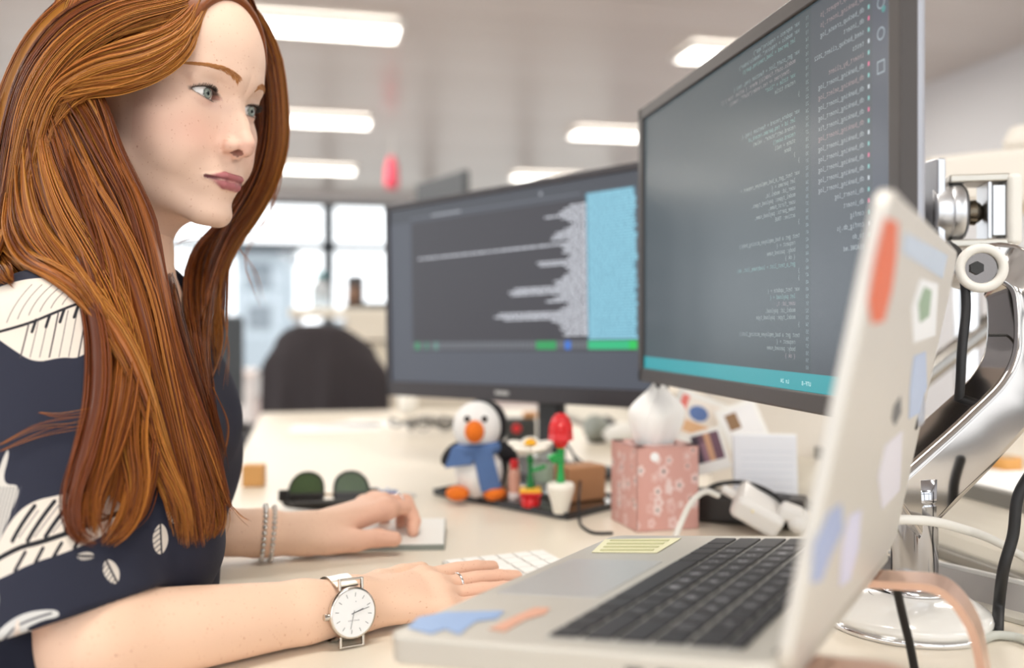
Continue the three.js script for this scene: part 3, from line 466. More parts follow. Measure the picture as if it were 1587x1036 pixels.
{ // leaning instant photo, notepad and picture cards behind the tissue box
  const frame = (px, py, d, w, h, tilt, lean, ry, name, label, cat, draw) => {
    const B = P(px, py, d); B.y = Math.max(B.y, DY); const g = thing(name, label, cat, B, ry);
    const tex = canvasTexture(256, 300, draw);
    const core = part(g, 'card', moved(rbox(w, h, 0.0014, 0.0005), 0, h / 2, 0), std(0xf0eee9, 0.5));
    const pic = part(g, 'picture', moved(new THREE.PlaneGeometry(w * 0.8, h * 0.66), 0, h * 0.58, 0.0011), std(0xffffff, 0.5, 0, { map: tex }));
    g.rotation.z = 0; for (const o of [core, pic]) { o.rotation.set(lean, 0, tilt); }
    return g;
  };
  frame(1108, 731, 1.21, 0.046, 0.056, 0.27, -0.2, -0.1, 'instant_photo', 'white-bordered instant photo leaning between tissue box and notepad', 'photo', (c, w, h) => { c.fillStyle = '#6b4a58'; c.fillRect(0, 0, w, h); c.fillStyle = '#3a2a3a'; c.fillRect(0, 0, w * 0.25, h); c.fillStyle = '#c99a78'; c.fillRect(w * 0.45, 0, w * 0.22, h); c.fillStyle = '#8f6a78'; c.fillRect(w * 0.25, h * 0.3, w * 0.2, h * 0.7); });
  frame(1062, 700, 1.3, 0.075, 0.085, -0.38, -0.25, 0, 'picture_card', 'picture card with red edge and blue shape above the tissue box', 'card', (c, w, h) => { c.fillStyle = '#efe6dc'; c.fillRect(0, 0, w, h); c.fillStyle = '#e77a70'; c.fillRect(0, 0, w * 0.18, h); c.fillStyle = '#5b76ad'; c.beginPath(); c.arc(w * 0.5, h * 0.35, 60, 0, 7); c.fill(); c.fillStyle = '#e0b184'; c.fillRect(w * 0.25, h * 0.6, w * 0.6, h * 0.3); });
  frame(1168, 700, 1.27, 0.06, 0.07, 0.35, -0.25, 0, 'picture_card', 'pale card with a small brown picture above the notepad', 'card', (c, w, h) => { c.fillStyle = '#eceaea'; c.fillRect(0, 0, w, h); c.fillStyle = '#8d6b4a'; c.fillRect(w * 0.1, h * 0.1, w * 0.35, h * 0.5); });
  const B = onDesk(1186, 800), g = thing('notepad', 'white spiral notepad leaning upright behind the power adapter', 'notepad', B, -0.12);
  part(g, 'pages', moved(rbox(0.081, 0.104, 0.007, 0.0015), 0, 0.053, 0, -0.14, 0, 0), std(0xe8e9ee, 0.75));
  part(g, 'cover', moved(rbox(0.083, 0.106, 0.0015, 0.0005), 0, 0.0535, -0.005, -0.14, 0, 0), std(0xf3f2ef, 0.6));
  for (let i = 0; i < 7; i++) part(g, 'ruled_line', moved(rbox(0.066, 0.0005, 0.0003, 0.0001), 0.002, 0.03 + i * 0.009, 0.0033 - (0.03 + i * 0.009 - 0.053) * 0.14 + 0.0005, -0.14, 0, 0), std(0xc3c8d2, 0.7));
  const C = onDesk(1245, 790), h = thing('wall_planner', 'tall pale paper board standing behind the notepad', 'board', C, -0.2);
  part(h, 'board', moved(rbox(0.30, 0.16, 0.004, 0.001), 0.03, 0.081, -0.16), std(0xe9e1d6, 0.8));
  part(h, 'foot', moved(rbox(0.30, 0.006, 0.05, 0.001), 0.03, 0.0035, -0.16), std(0xd9d1c6, 0.8));
}
{ // black power strip, white adapter and its cable
  const B = onDesk(1150, 815), g = thing('power_strip', 'black power strip lying behind the white adapter', 'power strip', B, -0.42);
  part(g, 'body', moved(rbox(0.15, 0.036, 0.05, 0.006, 3), 0.0, 0.0185, -0.02), std(0x2a2421, 0.4));
  for (const x of [-0.05, -0.005, 0.04]) part(g, 'socket', moved(cyl(0.016, 0.016, 0.003, 24), x, 0.0365, -0.02), darkPlastic);
  part(g, 'switch', moved(rbox(0.006, 0.012, 0.01, 0.001), -0.072, 0.022, 0.003), std(0xbdb3a8, 0.4));
  const A = onDesk(1168, 829), a = thing('power_adapter', 'white laptop power adapter with rounded plug beside the tissue box', 'power adapter', A, -0.35);
  const adm = phys(0xf1eeea, 0.3, 0, { clearcoat: 0.3 });
  part(a, 'body', moved(rbox(0.062, 0.03, 0.062, 0.009, 4), 0.004, 0.028, -0.02, 0.25, 0, -0.52), adm);
  part(a, 'plug', [moved(rbox(0.03, 0.02, 0.03, 0.007, 3), 0.042, 0.026, -0.012, 0, 0, -0.3), moved(sph(0.012, 20, 14), 0.05, 0.016, -0.006)], adm);
  part(a, 'cable_end', moved(cyl(0.0052, 0.0062, 0.018, 16), -0.031, 0.045, -0.02, 0, 0, 1.1), adm);
  part(a, 'power_light', moved(sph(0.0018, 10, 8), 0.0, 0.03, 0.012), std(0xf3e3b0, 0.3));
  const cb = onDesk(1047, 835), c = thing('cable', 'white charging cable curving from the adapter down to the laptop', 'cable', cb);
  part(c, 'sheath', capped([[1112, 768, 1.06], [1095, 762, 1.06], [1080, 770, 1.055], [1066, 788, 1.045], [1056, 810, 1.04], [1047, 832, 1.03], [1042, 850, 1.03]].map(([x, y, d]) => { const q = P(x, y, d); q.y = Math.max(q.y, DY + 0.003); return q.sub(cb); }), 0.0034, 60, 10), whiteCable);
  const kb = onDesk(1215, 805), k = thing('cable', 'black looped cable arching over the white adapter', 'cable', kb);
  part(k, 'sheath', capped([[1092, 762, 1.12], [1110, 752, 1.13], [1145, 748, 1.13], [1178, 756, 1.12], [1205, 772, 1.11], [1218, 790, 1.09], [1212, 806, 1.16], [1180, 800, 1.2]].map(([x, y, d]) => { const q = P(x, y, d); q.y = Math.max(q.y, DY + 0.003); return q.sub(kb); }), 0.003, 70, 10), cable);
  const pb = onDesk(1238, 822), p = thing('plug', 'small round white plug lying beside the laptop lid', 'plug', pb);
  part(p, 'body', moved(sph(0.014, 24, 16), 0, 0.014, 0), adm); part(p, 'prong', moved(cyl(0.002, 0.002, 0.02, 12), -0.016, 0.014, 0.006, 0, 0, Math.PI / 2), chrome);
}
{ // thin black cable by the tray
  const b = onDesk(905, 835), g = thing('cable', 'thin dark cable running down past the tray\'s corner', 'cable', b);
  part(g, 'sheath', capped([[835, 650, 1.40], [860, 668, 1.38], [886, 700, 1.33], [897, 730, 1.30], [897, 780, 1.165], [898, 806, 1.158], [906, 826, 1.115], [922, 834, 1.09], [948, 832, 1.09]].map(([x, y, d]) => { const q = P(x, y, d); q.y = Math.max(q.y, DY + 0.002); return q.sub(b); }), 0.0019, 80, 8), cable);
  const b2 = onDesk(930, 728), h = thing('cable', 'thin dark cable sloping towards the tissue box', 'cable', b2);
  part(h, 'sheath', capped([[888, 705, 1.36], [905, 718, 1.33], [925, 726, 1.3], [945, 730, 1.28]].map(([x, y, d]) => P(x, y, d).sub(b2)), 0.0018, 40, 8), cable);
}
{ // things further back under the second monitor
  const B = onDesk(805, 690), g = thing('alarm_clock', 'small dark desk gadget with a red light behind the penguin', 'gadget', B);
  part(g, 'body', moved(rbox(0.066, 0.056, 0.04, 0.008, 3), 0.002, 0.028, 0), std(0x3b3c3a, 0.45));
  part(g, 'red_lens', moved(sph(0.0095, 20, 14), -0.006, 0.036, 0.018), std(0xe02a2e, 0.3));
  part(g, 'wooden_lid', moved(rbox(0.03, 0.012, 0.03, 0.003), 0.022, 0.0625, 0), std(0xc48f60, 0.6));
  const W = onDesk(925, 686), w = thing('webcam', 'round grey webcam with a dark side lying under the monitors', 'webcam', W, 0.5);
  part(w, 'body', moved(lathe([[0, -0.022], [0.018, -0.022], [0.027, -0.008], [0.027, 0.014], [0.02, 0.022], [0, 0.022]], 40), 0, 0.03, 0, 0, 0, Math.PI / 2 - 0.2), std(0x8d9189, 0.4));
  part(w, 'lens', moved(lathe([[0, 0], [0.024, 0], [0.02, 0.016], [0, 0.018]], 36), 0.02, 0.032, 0, 0, 0, -Math.PI / 2 - 0.2), std(0x2c2b2d, 0.3));
  part(w, 'clip', moved(rbox(0.03, 0.006, 0.03, 0.002), 0, 0.0032, 0), darkPlastic);
  const coil = onDesk(665, 672), c = thing('cable_coil', 'loose coil of dark cable lying behind the penguin', 'cable', coil), pts = [];
  for (let i = 0; i < 60; i++) { const a = i / 60 * 9 * Math.PI; pts.push(V((0.05 + 0.02 * Math.sin(i * 0.7)) * Math.cos(a) * 1.3, 0.006 + 0.02 * Math.abs(Math.sin(i * 1.3)) + i * 0.0002, (0.05 + 0.014 * Math.cos(i)) * Math.sin(a))); }
  part(c, 'sheath', capped(pts, 0.0022, 360, 7), std(0x6d6a66, 0.5));
  const S = onDesk(632, 640), s = thing('paper_cup', 'short white paper cup standing below the monitor\'s corner', 'cup', S);
  part(s, 'cup', lathe([[0, 0.001], [0.024, 0.001], [0.031, 0.05], [0.0315, 0.052], [0.0295, 0.05], [0.023, 0.004], [0, 0.004]], 36), std(0xf0eee9, 0.6));
  const T = onDesk(966, 694), t = thing('crumpled_tissue', 'pale crumpled paper lying behind the tissue box', 'paper', T);
  const cr = sph(0.03, 18, 12), pp = cr.attributes.position; for (let i = 0; i < pp.count; i++) { const k = 1 + 0.18 * Math.sin(pp.getX(i) * 400 + pp.getY(i) * 230) * Math.cos(pp.getZ(i) * 310); pp.setXYZ(i, pp.getX(i) * k * 1.3, pp.getY(i) * k * 0.8, pp.getZ(i) * k); } cr.computeVertexNormals();
  part(t, 'sheet', moved(cr, 0, 0.026, 0), std(0xefece6, 0.85));
  // small print of papers
  for (const [px, py, w, d, ry, label] of [[520, 664, 0.21, 0.15, 0.15, 'white sheet of paper lying at the desk\'s far end'], [585, 657, 0.2, 0.13, -0.3, 'second white sheet lying nearer the monitor, beside the coil']]) {
    const Q = onDesk(px, py), q = thing('paper', label, 'paper', Q, ry); part(q, 'sheet', moved(rbox(w, 0.0012, d, 0.0004), 0, 0.0007, 0), std(0xf6f4f0, 0.7));
    if (py > 660) for (let i = 0; i < 4; i++) part(q, 'printed_line', moved(rbox(w * 0.6, 0.0003, 0.004, 0.0001), 0.02, 0.0015, -0.04 + i * 0.02), std(0xb9b9c0, 0.7));
  }
}
{ // wooden cube
  const B = onDesk(393, 754), g = thing('wooden_cube', 'small light wooden cube alone near the desk edge', 'wooden cube', B, 0.05);
  const grain = noiseTexture(128, (x, y) => { const v = 0.5 + 0.5 * Math.sin(y * 0.35 + 2 * Math.sin(x * 0.05)); return [mix(0.80, 0.88, v), mix(0.58, 0.67, v), mix(0.33, 0.41, v)]; }, true);
  part(g, 'cube', moved(rbox(0.032, 0.033, 0.026, 0.002, 2), 0, 0.0167, -0.004), std(0xffffff, 0.55, 0, { map: grain }));
}
{ // sunglasses, lying upside down, and the blue case behind the hand
  const B = onDesk(510, 788), g = thing('sunglasses', 'dark-framed sunglasses with green lenses lying by the woman\'s hand', 'sunglasses', B, 0.12);
  const acet = phys(0x1d1a18, 0.4, 0, { clearcoat: 0.15 }), lensMat = phys(0x56684a, 0.12, 0, { transmission: 0.35, thickness: 0.001 });
  const outline = [[-0.024, -0.008], [-0.022, 0.012], [-0.012, 0.021], [0.004, 0.022], [0.016, 0.014], [0.022, 0.0], [0.022, -0.013], [0.0, -0.014], [-0.02, -0.014]];
  const big = new THREE.CatmullRomCurve3(outline.map(([x, y]) => V(x, y, 0)), true).getPoints(40);
  for (const s of [-1, 1]) {
    const cx = s * 0.0315, q = [0.25 * -1, s * 0.12, 0];
    const lens = part(g, 'lens', moved(extrude(big.map((p) => [p.x * s, p.y * 0.98]).sort(() => 0), 0.0012, 0), 0, 0, 0), lensMat, [cx, 0.026, 0], q);
    part(g, 'rim', new THREE.TubeGeometry(new THREE.CatmullRomCurve3(big.map((p) => V(p.x * s, p.y, 0.0006)), true), 60, 0.0018, 8, true), acet, [cx, 0.026, 0], q);
    part(g, 'hinge', moved(rbox(0.014, 0.016, 0.012, 0.003, 2), s * 0.0275 + cx - cx, -0.008, 0.006), acet, [cx, 0.026, 0], q);
    part(g, 'brow_bar', moved(rbox(0.05, 0.012, 0.007, 0.003, 3), 0, -0.0105, 0.002), acet, [cx, 0.026, 0], q);
    part(g, 'temple', capped([V(s * 0.056, 0.014, 0.0), V(s * 0.058, 0.01, 0.007), V(s * 0.03, 0.008 + s * 0.003, 0.011 + s * 0.003), V(-s * 0.045, 0.007 + s * 0.003, 0.013 + s * 0.003)], 0.0042, 40, 8), acet);
  }
  part(g, 'bridge', capped([V(-0.012, 0.022, 0.001), V(0, 0.0185, 0.003), V(0.012, 0.022, 0.001)], 0.0016, 16, 8), std(0x8a6a3a, 0.3, 0.8));
  part(g, 'nose_pad', [moved(sph(0.0035, 14, 10), -0.01, 0.014, 0.004), moved(sph(0.0035, 14, 10), 0.01, 0.014, 0.004)], std(0xd9d4c4, 0.2));
  const C = onDesk(590, 772), c = thing('hair_clip', 'small blue beaded clip behind the woman\'s far hand', 'clip', C, 0.1);
  part(c, 'clip', moved(rbox(0.05, 0.01, 0.014, 0.004, 3), 0, 0.0052, 0), std(0x43629c, 0.35));
  for (const x of [-0.018, -0.004, 0.01]) part(c, 'bead', moved(sph(0.004, 16, 10), x, 0.012, 0.003), std(0xe4e6ee, 0.2));
  part(c, 'wire_loop', moved(new THREE.TorusGeometry(0.012, 0.0009, 8, 30), 0.038, 0.003, 0.0, Math.PI / 2, 0, 0), satin);
}
// ---------- facing desk ----------
{
  const up = (px, py) => onDesk(px, py);
  for (const [px, py, w, d, ry, label] of [[1500, 762, 0.3, 0.21, 0.5, 'large white sheet on the facing desk beside the chrome arm'], [1562, 800, 0.24, 0.2, 0.2, 'white sheet folded over the beige cable duct']]) {
    const B = px === 1562 ? P(1566, 768, 1.14) : up(px, py), q = thing('paper', label, 'paper', B, ry); part(q, 'sheet', moved(rbox(w, 0.0012, d, 0.0004), 0, px === 1562 ? 0.0 : 0.0007, 0, px === 1562 ? 0.12 : 0, 0, 0), std(0xf4f3f1, 0.7));
  }
  const T = up(1557, 733), t = thing('tape_roll', 'roll of orange tape on the facing desk', 'tape', T);
  part(t, 'tape', lathe([[0.016, 0.001], [0.027, 0.001], [0.027, 0.027], [0.016, 0.027], [0.016, 0.001]], 40), std(0xe2a55a, 0.4));
  part(t, 'core', lathe([[0.0145, 0.001], [0.016, 0.001], [0.016, 0.027], [0.0145, 0.027], [0.0145, 0.001]], 40), std(0xd6c3a2, 0.7));
  const L = V(0.86, DY, -1.62), l = thing('desk_lamp', 'cream desk lamp hood with a round top knob behind the bracket', 'desk lamp', L, -0.1);
  const cream = std(0xdfd8ce, 0.6);
  part(l, 'hood', moved(extrude([[-0.13, -0.022], [0.2, -0.04], [0.2, 0.062], [-0.13, 0.03]], 0.12, 0.012, 3), 0, 0.495, -0.06), cream);
  part(l, 'knob', moved(lathe([[0, -0.02], [0.03, -0.02], [0.032, 0.0], [0.02, 0.022], [0, 0.027]], 32), 0.04, 0.575, 0), cream);
  part(l, 'pole', moved(cyl(0.012, 0.012, 0.46, 20), 0.14, 0.235, 0), cream);
  part(l, 'foot', lathe([[0, 0], [0.08, 0], [0.078, 0.014], [0, 0.02]], 40), cream, [0.14, 0, 0]);
  // cables lying over the duct
  const a0 = onDesk(1500, 1000), a = thing('cable', 'white cable crossing before the chrome pole', 'cable', P(1450, 820, 0.74));
  part(a, 'sheath', capped([[1375, 808, .70], [1400, 806, .715], [1440, 808, .72], [1490, 820, .75], [1540, 838, .8], [1600, 872, .84], [1660, 905, .86]].map(([x, y, d]) => P(x, y, d).sub(P(1450, 820, 0.74))), 0.0038, 70, 10), whiteCable);
  const bb = P(1555, 970, 0.74), b = thing('cable', 'thick black cable hanging down before the beige duct', 'cable', bb);
  part(b, 'sheath', capped([[1600, 730, .74], [1578, 770, .74], [1570, 830, .74], [1556, 880, .74], [1548, 940, .755], [1546, 985, .737]].map(([x, y, d]) => { const q = P(x, y, d); q.y = Math.max(q.y, DY + 0.004); return q.sub(bb); }), 0.0045, 70, 10), cable);
  const cb = onDesk(1560, 985), c = thing('cable', 'pale grey cable lying on the desk past the arm\'s base', 'cable', cb);
  part(c, 'sheath', capped([[1522, 992], [1545, 985], [1575, 988], [1610, 1000], [1660, 1010]].map(([x, y]) => onDesk(x, y, 0.004).sub(cb)), 0.0035, 40, 10), std(0xbfc0b8, 0.5));
  const db = onDesk(1412, 1060), d = thing('cable', 'black cable running down behind the rose-gold stand', 'cable', db);
  part(d, 'sheath', capped([[1388, 905, .62], [1398, 950, .63], [1410, 1000, .635], [1420, 1060, .64]].map(([x, y, d]) => { const q = P(x, y, d); q.y = Math.max(q.y, DY + 0.003); return q.sub(db); }), 0.003, 40, 10), cable);
  const G = onDesk(1345, 905), gl = thing('dock', 'low dark docking box behind the laptop lid', 'dock', G, -0.5);
  part(gl, 'box', moved(rbox(0.1, 0.022, 0.07, 0.006, 3), 0, 0.011, 0), std(0x3f3a3a, 0.5)); part(gl, 'port', moved(rbox(0.02, 0.006, 0.002, 0.0006), 0.01, 0.012, 0.0352), darkPlastic);
}
// ---------- behind the desk's far end ----------
{
  // office chair with a black jacket over its back
  const F = P(503, 632, 3.05), g = thing('office_chair', 'black office chair hung with a jacket beyond the desk\'s far end', 'chair', V(F.x, -EYE, -3.05), 0.05);
  const fab = phys(0x383234, 0.9, 0, { sheen: 0.3 });
  const n = 36, m = 22, pos = [], idx = [];
  for (let j = 0; j <= m; j++) for (let i = 0; i <= n; i++) {
    const t = j / m, u = i / n * 2 - 1, w = mix(0.16, 0.205, sstep(0, 0.22, t)) + 0.012 * t, x = u * w, drop = 0.05 * u * u * u * u + 0.035 * sstep(0.1, 0.9, u);
    pos.push(x, mix(0.99, 0.5, t) - drop * (1 - t), 0.05 * (1 - u * u) + 0.012 * Math.sin(u * 9 + t * 2) * t + 0.006 * Math.sin(u * 17) * t);
  }
  for (let j = 0; j < m; j++) for (let i = 0; i < n; i++) { const a = j * (n + 1) + i; idx.push(a, a + n + 1, a + 1, a + 1, a + n + 1, a + n + 2); }
  const k = pos.length / 3, all = pos.slice(); for (let v = 0; v < k; v++) all.push(pos[v * 3], pos[v * 3 + 1], pos[v * 3 + 2] - 0.05);
  const back = idx.map((v) => v + k); for (let v = 0; v < back.length; v += 3) [back[v], back[v + 1]] = [back[v + 1], back[v]];
  const ring = []; for (let i = 0; i < n; i++) ring.push(i, i + 1); const rimIdx = [];
  const edge = []; for (let i = 0; i <= n; i++) edge.push(i); for (let j = 1; j <= m; j++) edge.push(j * (n + 1) + n); for (let i = n - 1; i >= 0; i--) edge.push(m * (n + 1) + i); for (let j = m - 1; j >= 1; j--) edge.push(j * (n + 1));
  for (let e = 0; e < edge.length; e++) { const a = edge[e], b = edge[(e + 1) % edge.length]; rimIdx.push(a, b, a + k, b, b + k, a + k); }
  const geo = new THREE.BufferGeometry(); geo.setAttribute('position', new THREE.Float32BufferAttribute(all, 3)); geo.setIndex([...idx, ...back, ...rimIdx]); geo.computeVertexNormals();
  part(g, 'jacket', geo, fab);
  part(g, 'backrest', moved(rbox(0.26, 0.4, 0.02, 0.01, 3), 0, 0.72, 0.012), std(0x232123, 0.8));
  part(g, 'seat', moved(rbox(0.46, 0.08, 0.44, 0.035, 4), 0, 0.46, 0.22), fab);
  part(g, 'column', moved(cyl(0.03, 0.03, 0.36, 20), 0, 0.25, 0.2), chrome);
  for (let i = 0; i < 5; i++) { const a = i * 1.2566; const l = part(g, 'base_arm', moved(rbox(0.3, 0.03, 0.045, 0.008), 0.15, 0, 0), darkPlastic, [0, 0.085, 0.2], [0, a, 0]); part(l, 'caster', moved(cyl(0.03, 0.03, 0.03, 20), 0.29, -0.053, 0, Math.PI / 2, 0, 0), darkPlastic); }
  for (const s of [-1, 1]) part(g, 'armrest', [moved(rbox(0.06, 0.03, 0.24, 0.01, 2), s * 0.26, 0.66, 0.18), moved(rbox(0.03, 0.2, 0.04, 0.006), s * 0.26, 0.56, 0.18)], darkPlastic);
}
{
  const R = (px, d) => P(px, 503, d).applyMatrix4(TABLE);
  // second chair partly hidden by the hair
  const c0 = R(412, 4.0), c = room('office_chair', 'dark swivel chair with a chrome post beside the jacket chair', 'chair', c0.x - 0.08, 0, c0.z, 0.9);
  const dk = std(0x2c2a2e, 0.7); part(c, 'seat', moved(rbox(0.44, 0.07, 0.44, 0.03, 3), 0, 0.5, 0), dk); part(c, 'backrest', moved(rbox(0.42, 0.42, 0.05, 0.02, 3), 0, 0.82, -0.22), std(0x4d5358, 0.7)); part(c, 'post', moved(cyl(0.028, 0.028, 0.4, 20), 0, 0.27, 0), chrome);
  for (let i = 0; i < 5; i++) { const l = part(c, 'base_arm', moved(rbox(0.3, 0.03, 0.045, 0.008), 0.15, 0, 0), dk, [0, 0.085, 0], [0, i * 1.2566 + 0.3, 0]); part(l, 'caster', moved(cyl(0.03, 0.03, 0.03, 16), 0.29, -0.053, 0, Math.PI / 2, 0, 0), dk); }
  // raised white counter with things on it
  const k0 = R(560, 5.4), k = room('counter', 'raised white counter beyond the jacket chair, bottles on it', 'counter', k0.x, 0, k0.z, YAW * 0.0);
  part(k, 'counter_top', moved(rbox(1.1, 0.05, 0.6, 0.006), 0.14, 1.055, 0), std(0xe9e2d2, 0.5)); part(k, 'cabinet', moved(rbox(0.78, 0.13, 0.56, 0.006), 0.3, 0.965, 0.02), std(0xe4dccb, 0.6));
  part(k, 'lower_cabinet', moved(rbox(0.7, 0.88, 0.5, 0.006), 0.34, 0.45, 0), std(0xd9d1be, 0.6)); part(k, 'leg', moved(rbox(0.05, 1.03, 0.05, 0.004), -0.36, 0.515, 0), satin);
  const top = (px) => R(px, 5.4), CT = 1.081;
  const b0 = top(497), b = room('bottle', 'clear bottle with a teal cap standing on the raised counter', 'bottle', b0.x, CT, b0.z); part(b, 'bottle', lathe([[0, 0], [0.055, 0], [0.058, 0.01], [0.055, 0.13], [0.022, 0.17], [0.022, 0.185], [0, 0.185]], 28), phys(0xdfe8ee, 0.1, 0, { transmission: 0.6, thickness: 0.02 })); part(b, 'cap', lathe([[0, 0.185], [0.03, 0.185], [0.03, 0.215], [0, 0.218]], 24), std(0x2e8f96, 0.4));
  const d0 = top(549), d = room('coffee_maker', 'dark coffee maker with a brown jug on the raised counter', 'coffee maker', d0.x, CT, d0.z, -0.2); part(d, 'body', [moved(rbox(0.1, 0.2, 0.06, 0.012, 3), 0, 0.1, -0.05), moved(rbox(0.1, 0.03, 0.14, 0.01, 3), 0, 0.015, 0)], std(0x3d3a3a, 0.4)); part(d, 'jug', moved(lathe([[0, 0.03], [0.04, 0.03], [0.045, 0.07], [0.03, 0.13], [0, 0.13]], 28), 0, 0, 0.02), std(0x7a5a46, 0.3));
  const e0 = top(586), e = room('tray', 'flat black tray on the raised counter\'s end', 'tray', e0.x, CT, e0.z); part(e, 'tray', moved(rbox(0.16, 0.03, 0.2, 0.008, 2), 0, 0.016, 0), darkPlastic); part(e, 'rim', moved(rbox(0.17, 0.006, 0.21, 0.002), 0, 0.034, 0), std(0x3a3a3a, 0.4));
  // low white table with books by the left glass
  const s0 = R(345, 7.0), s = room('side_table', 'low pale sideboard with boxes near the far windows', 'sideboard', s0.x - 0.5, 0, s0.z, 0); part(s, 'top', moved(rbox(1.5, 0.04, 0.5, 0.005), 0, 0.62, 0), std(0xefe6e2, 0.6)); part(s, 'cabinet', moved(rbox(1.44, 0.6, 0.46, 0.005), 0, 0.3, 0), std(0xe9e7e6, 0.6)); part(s, 'plinth', moved(rbox(1.44, 0.04, 0.48, 0.004), 0, 0.02, 0), std(0xc9a8a4, 0.7));
  const hang = P(607, 273, 8.6).applyMatrix4(TABLE), h = room('pendant', 'small red pendant hanging from the ceiling beyond the monitor', 'pendant', hang.x, hang.y - 0.12, hang.z); part(h, 'shade', lathe([[0.0, 0.3], [0.03, 0.3], [0.06, 0.2], [0.07, 0.06], [0.05, 0], [0, 0]], 28), std(0xe8546a, 0.5)); part(h, 'cord', moved(cyl(0.004, 0.004, CEIL - (hang.y - 0.12) - 0.3, 8), 0, 0.3 + (CEIL - (hang.y - 0.12) - 0.3) / 2, 0), white);
  // monitor on the next desk row, its corner showing above the second screen
  const m0 = P(700, 300, 3.6).applyMatrix4(TABLE), md = room('desk', 'pale desk of the next row beyond the raised counter', 'desk', m0.x + 0.35, 0, m0.z - 0.1); part(md, 'desktop', moved(rbox(1.5, 0.03, 0.75, 0.004), 0, 0.725, 0), laminate); for (const x of [-0.7, 0.7]) for (const z of [-0.3, 0.3]) part(md, 'leg', moved(rbox(0.05, 0.71, 0.05, 0.004), x, 0.355, z), white);
  const mq = P(684, 300, 3.6).applyMatrix4(TABLE), mm = room('monitor', 'dark monitor back showing above the second screen\'s top edge', 'monitor', mq.x, 0.742, mq.z, -1.25); part(mm, 'panel', moved(rbox(0.42, 0.33, 0.03, 0.008), 0, 0.66, 0, 0, 0, 0.0), std(0x4e5052, 0.5)); part(mm, 'neck', moved(rbox(0.05, 0.6, 0.03, 0.005), 0, 0.3, -0.03), darkPlastic); part(mm, 'stand_foot', moved(rbox(0.24, 0.015, 0.2, 0.005), 0, 0.0075, 0), darkPlastic);
}
// ---------- the woman ----------
// signed distances and a surface-net mesher
const len3 = (x, y, z) => Math.sqrt(x * x + y * y + z * z);
const smin = (a, b, k) => { const h = Math.max(k - Math.abs(a - b), 0) / k; return Math.min(a, b) - h * h * k * 0.25; };
const smax = (a, b, k) => -smin(-a, -b, k);
const ellip = (x, y, z, a, b, c) => { const k0 = len3(x / a, y / b, z / c), k1 = len3(x / (a * a), y / (b * b), z / (c * c)); return k1 < 1e-9 ? -Math.min(a, b, c) : k0 * (k0 - 1) / k1; };
const capsule = (x, y, z, ax, ay, az, bx, by, bz, r1, r2) => { const dx = bx - ax, dy = by - ay, dz = bz - az, t = clamp(((x - ax) * dx + (y - ay) * dy + (z - az) * dz) / (dx * dx + dy * dy + dz * dz), 0, 1); return len3(x - ax - dx * t, y - ay - dy * t, z - az - dz * t) - (r1 + (r2 - r1) * t); };
const capV = (x, y, z, a, b, r1, r2) => capsule(x, y, z, a.x, a.y, a.z, b.x, b.y, b.z, r1, r2);
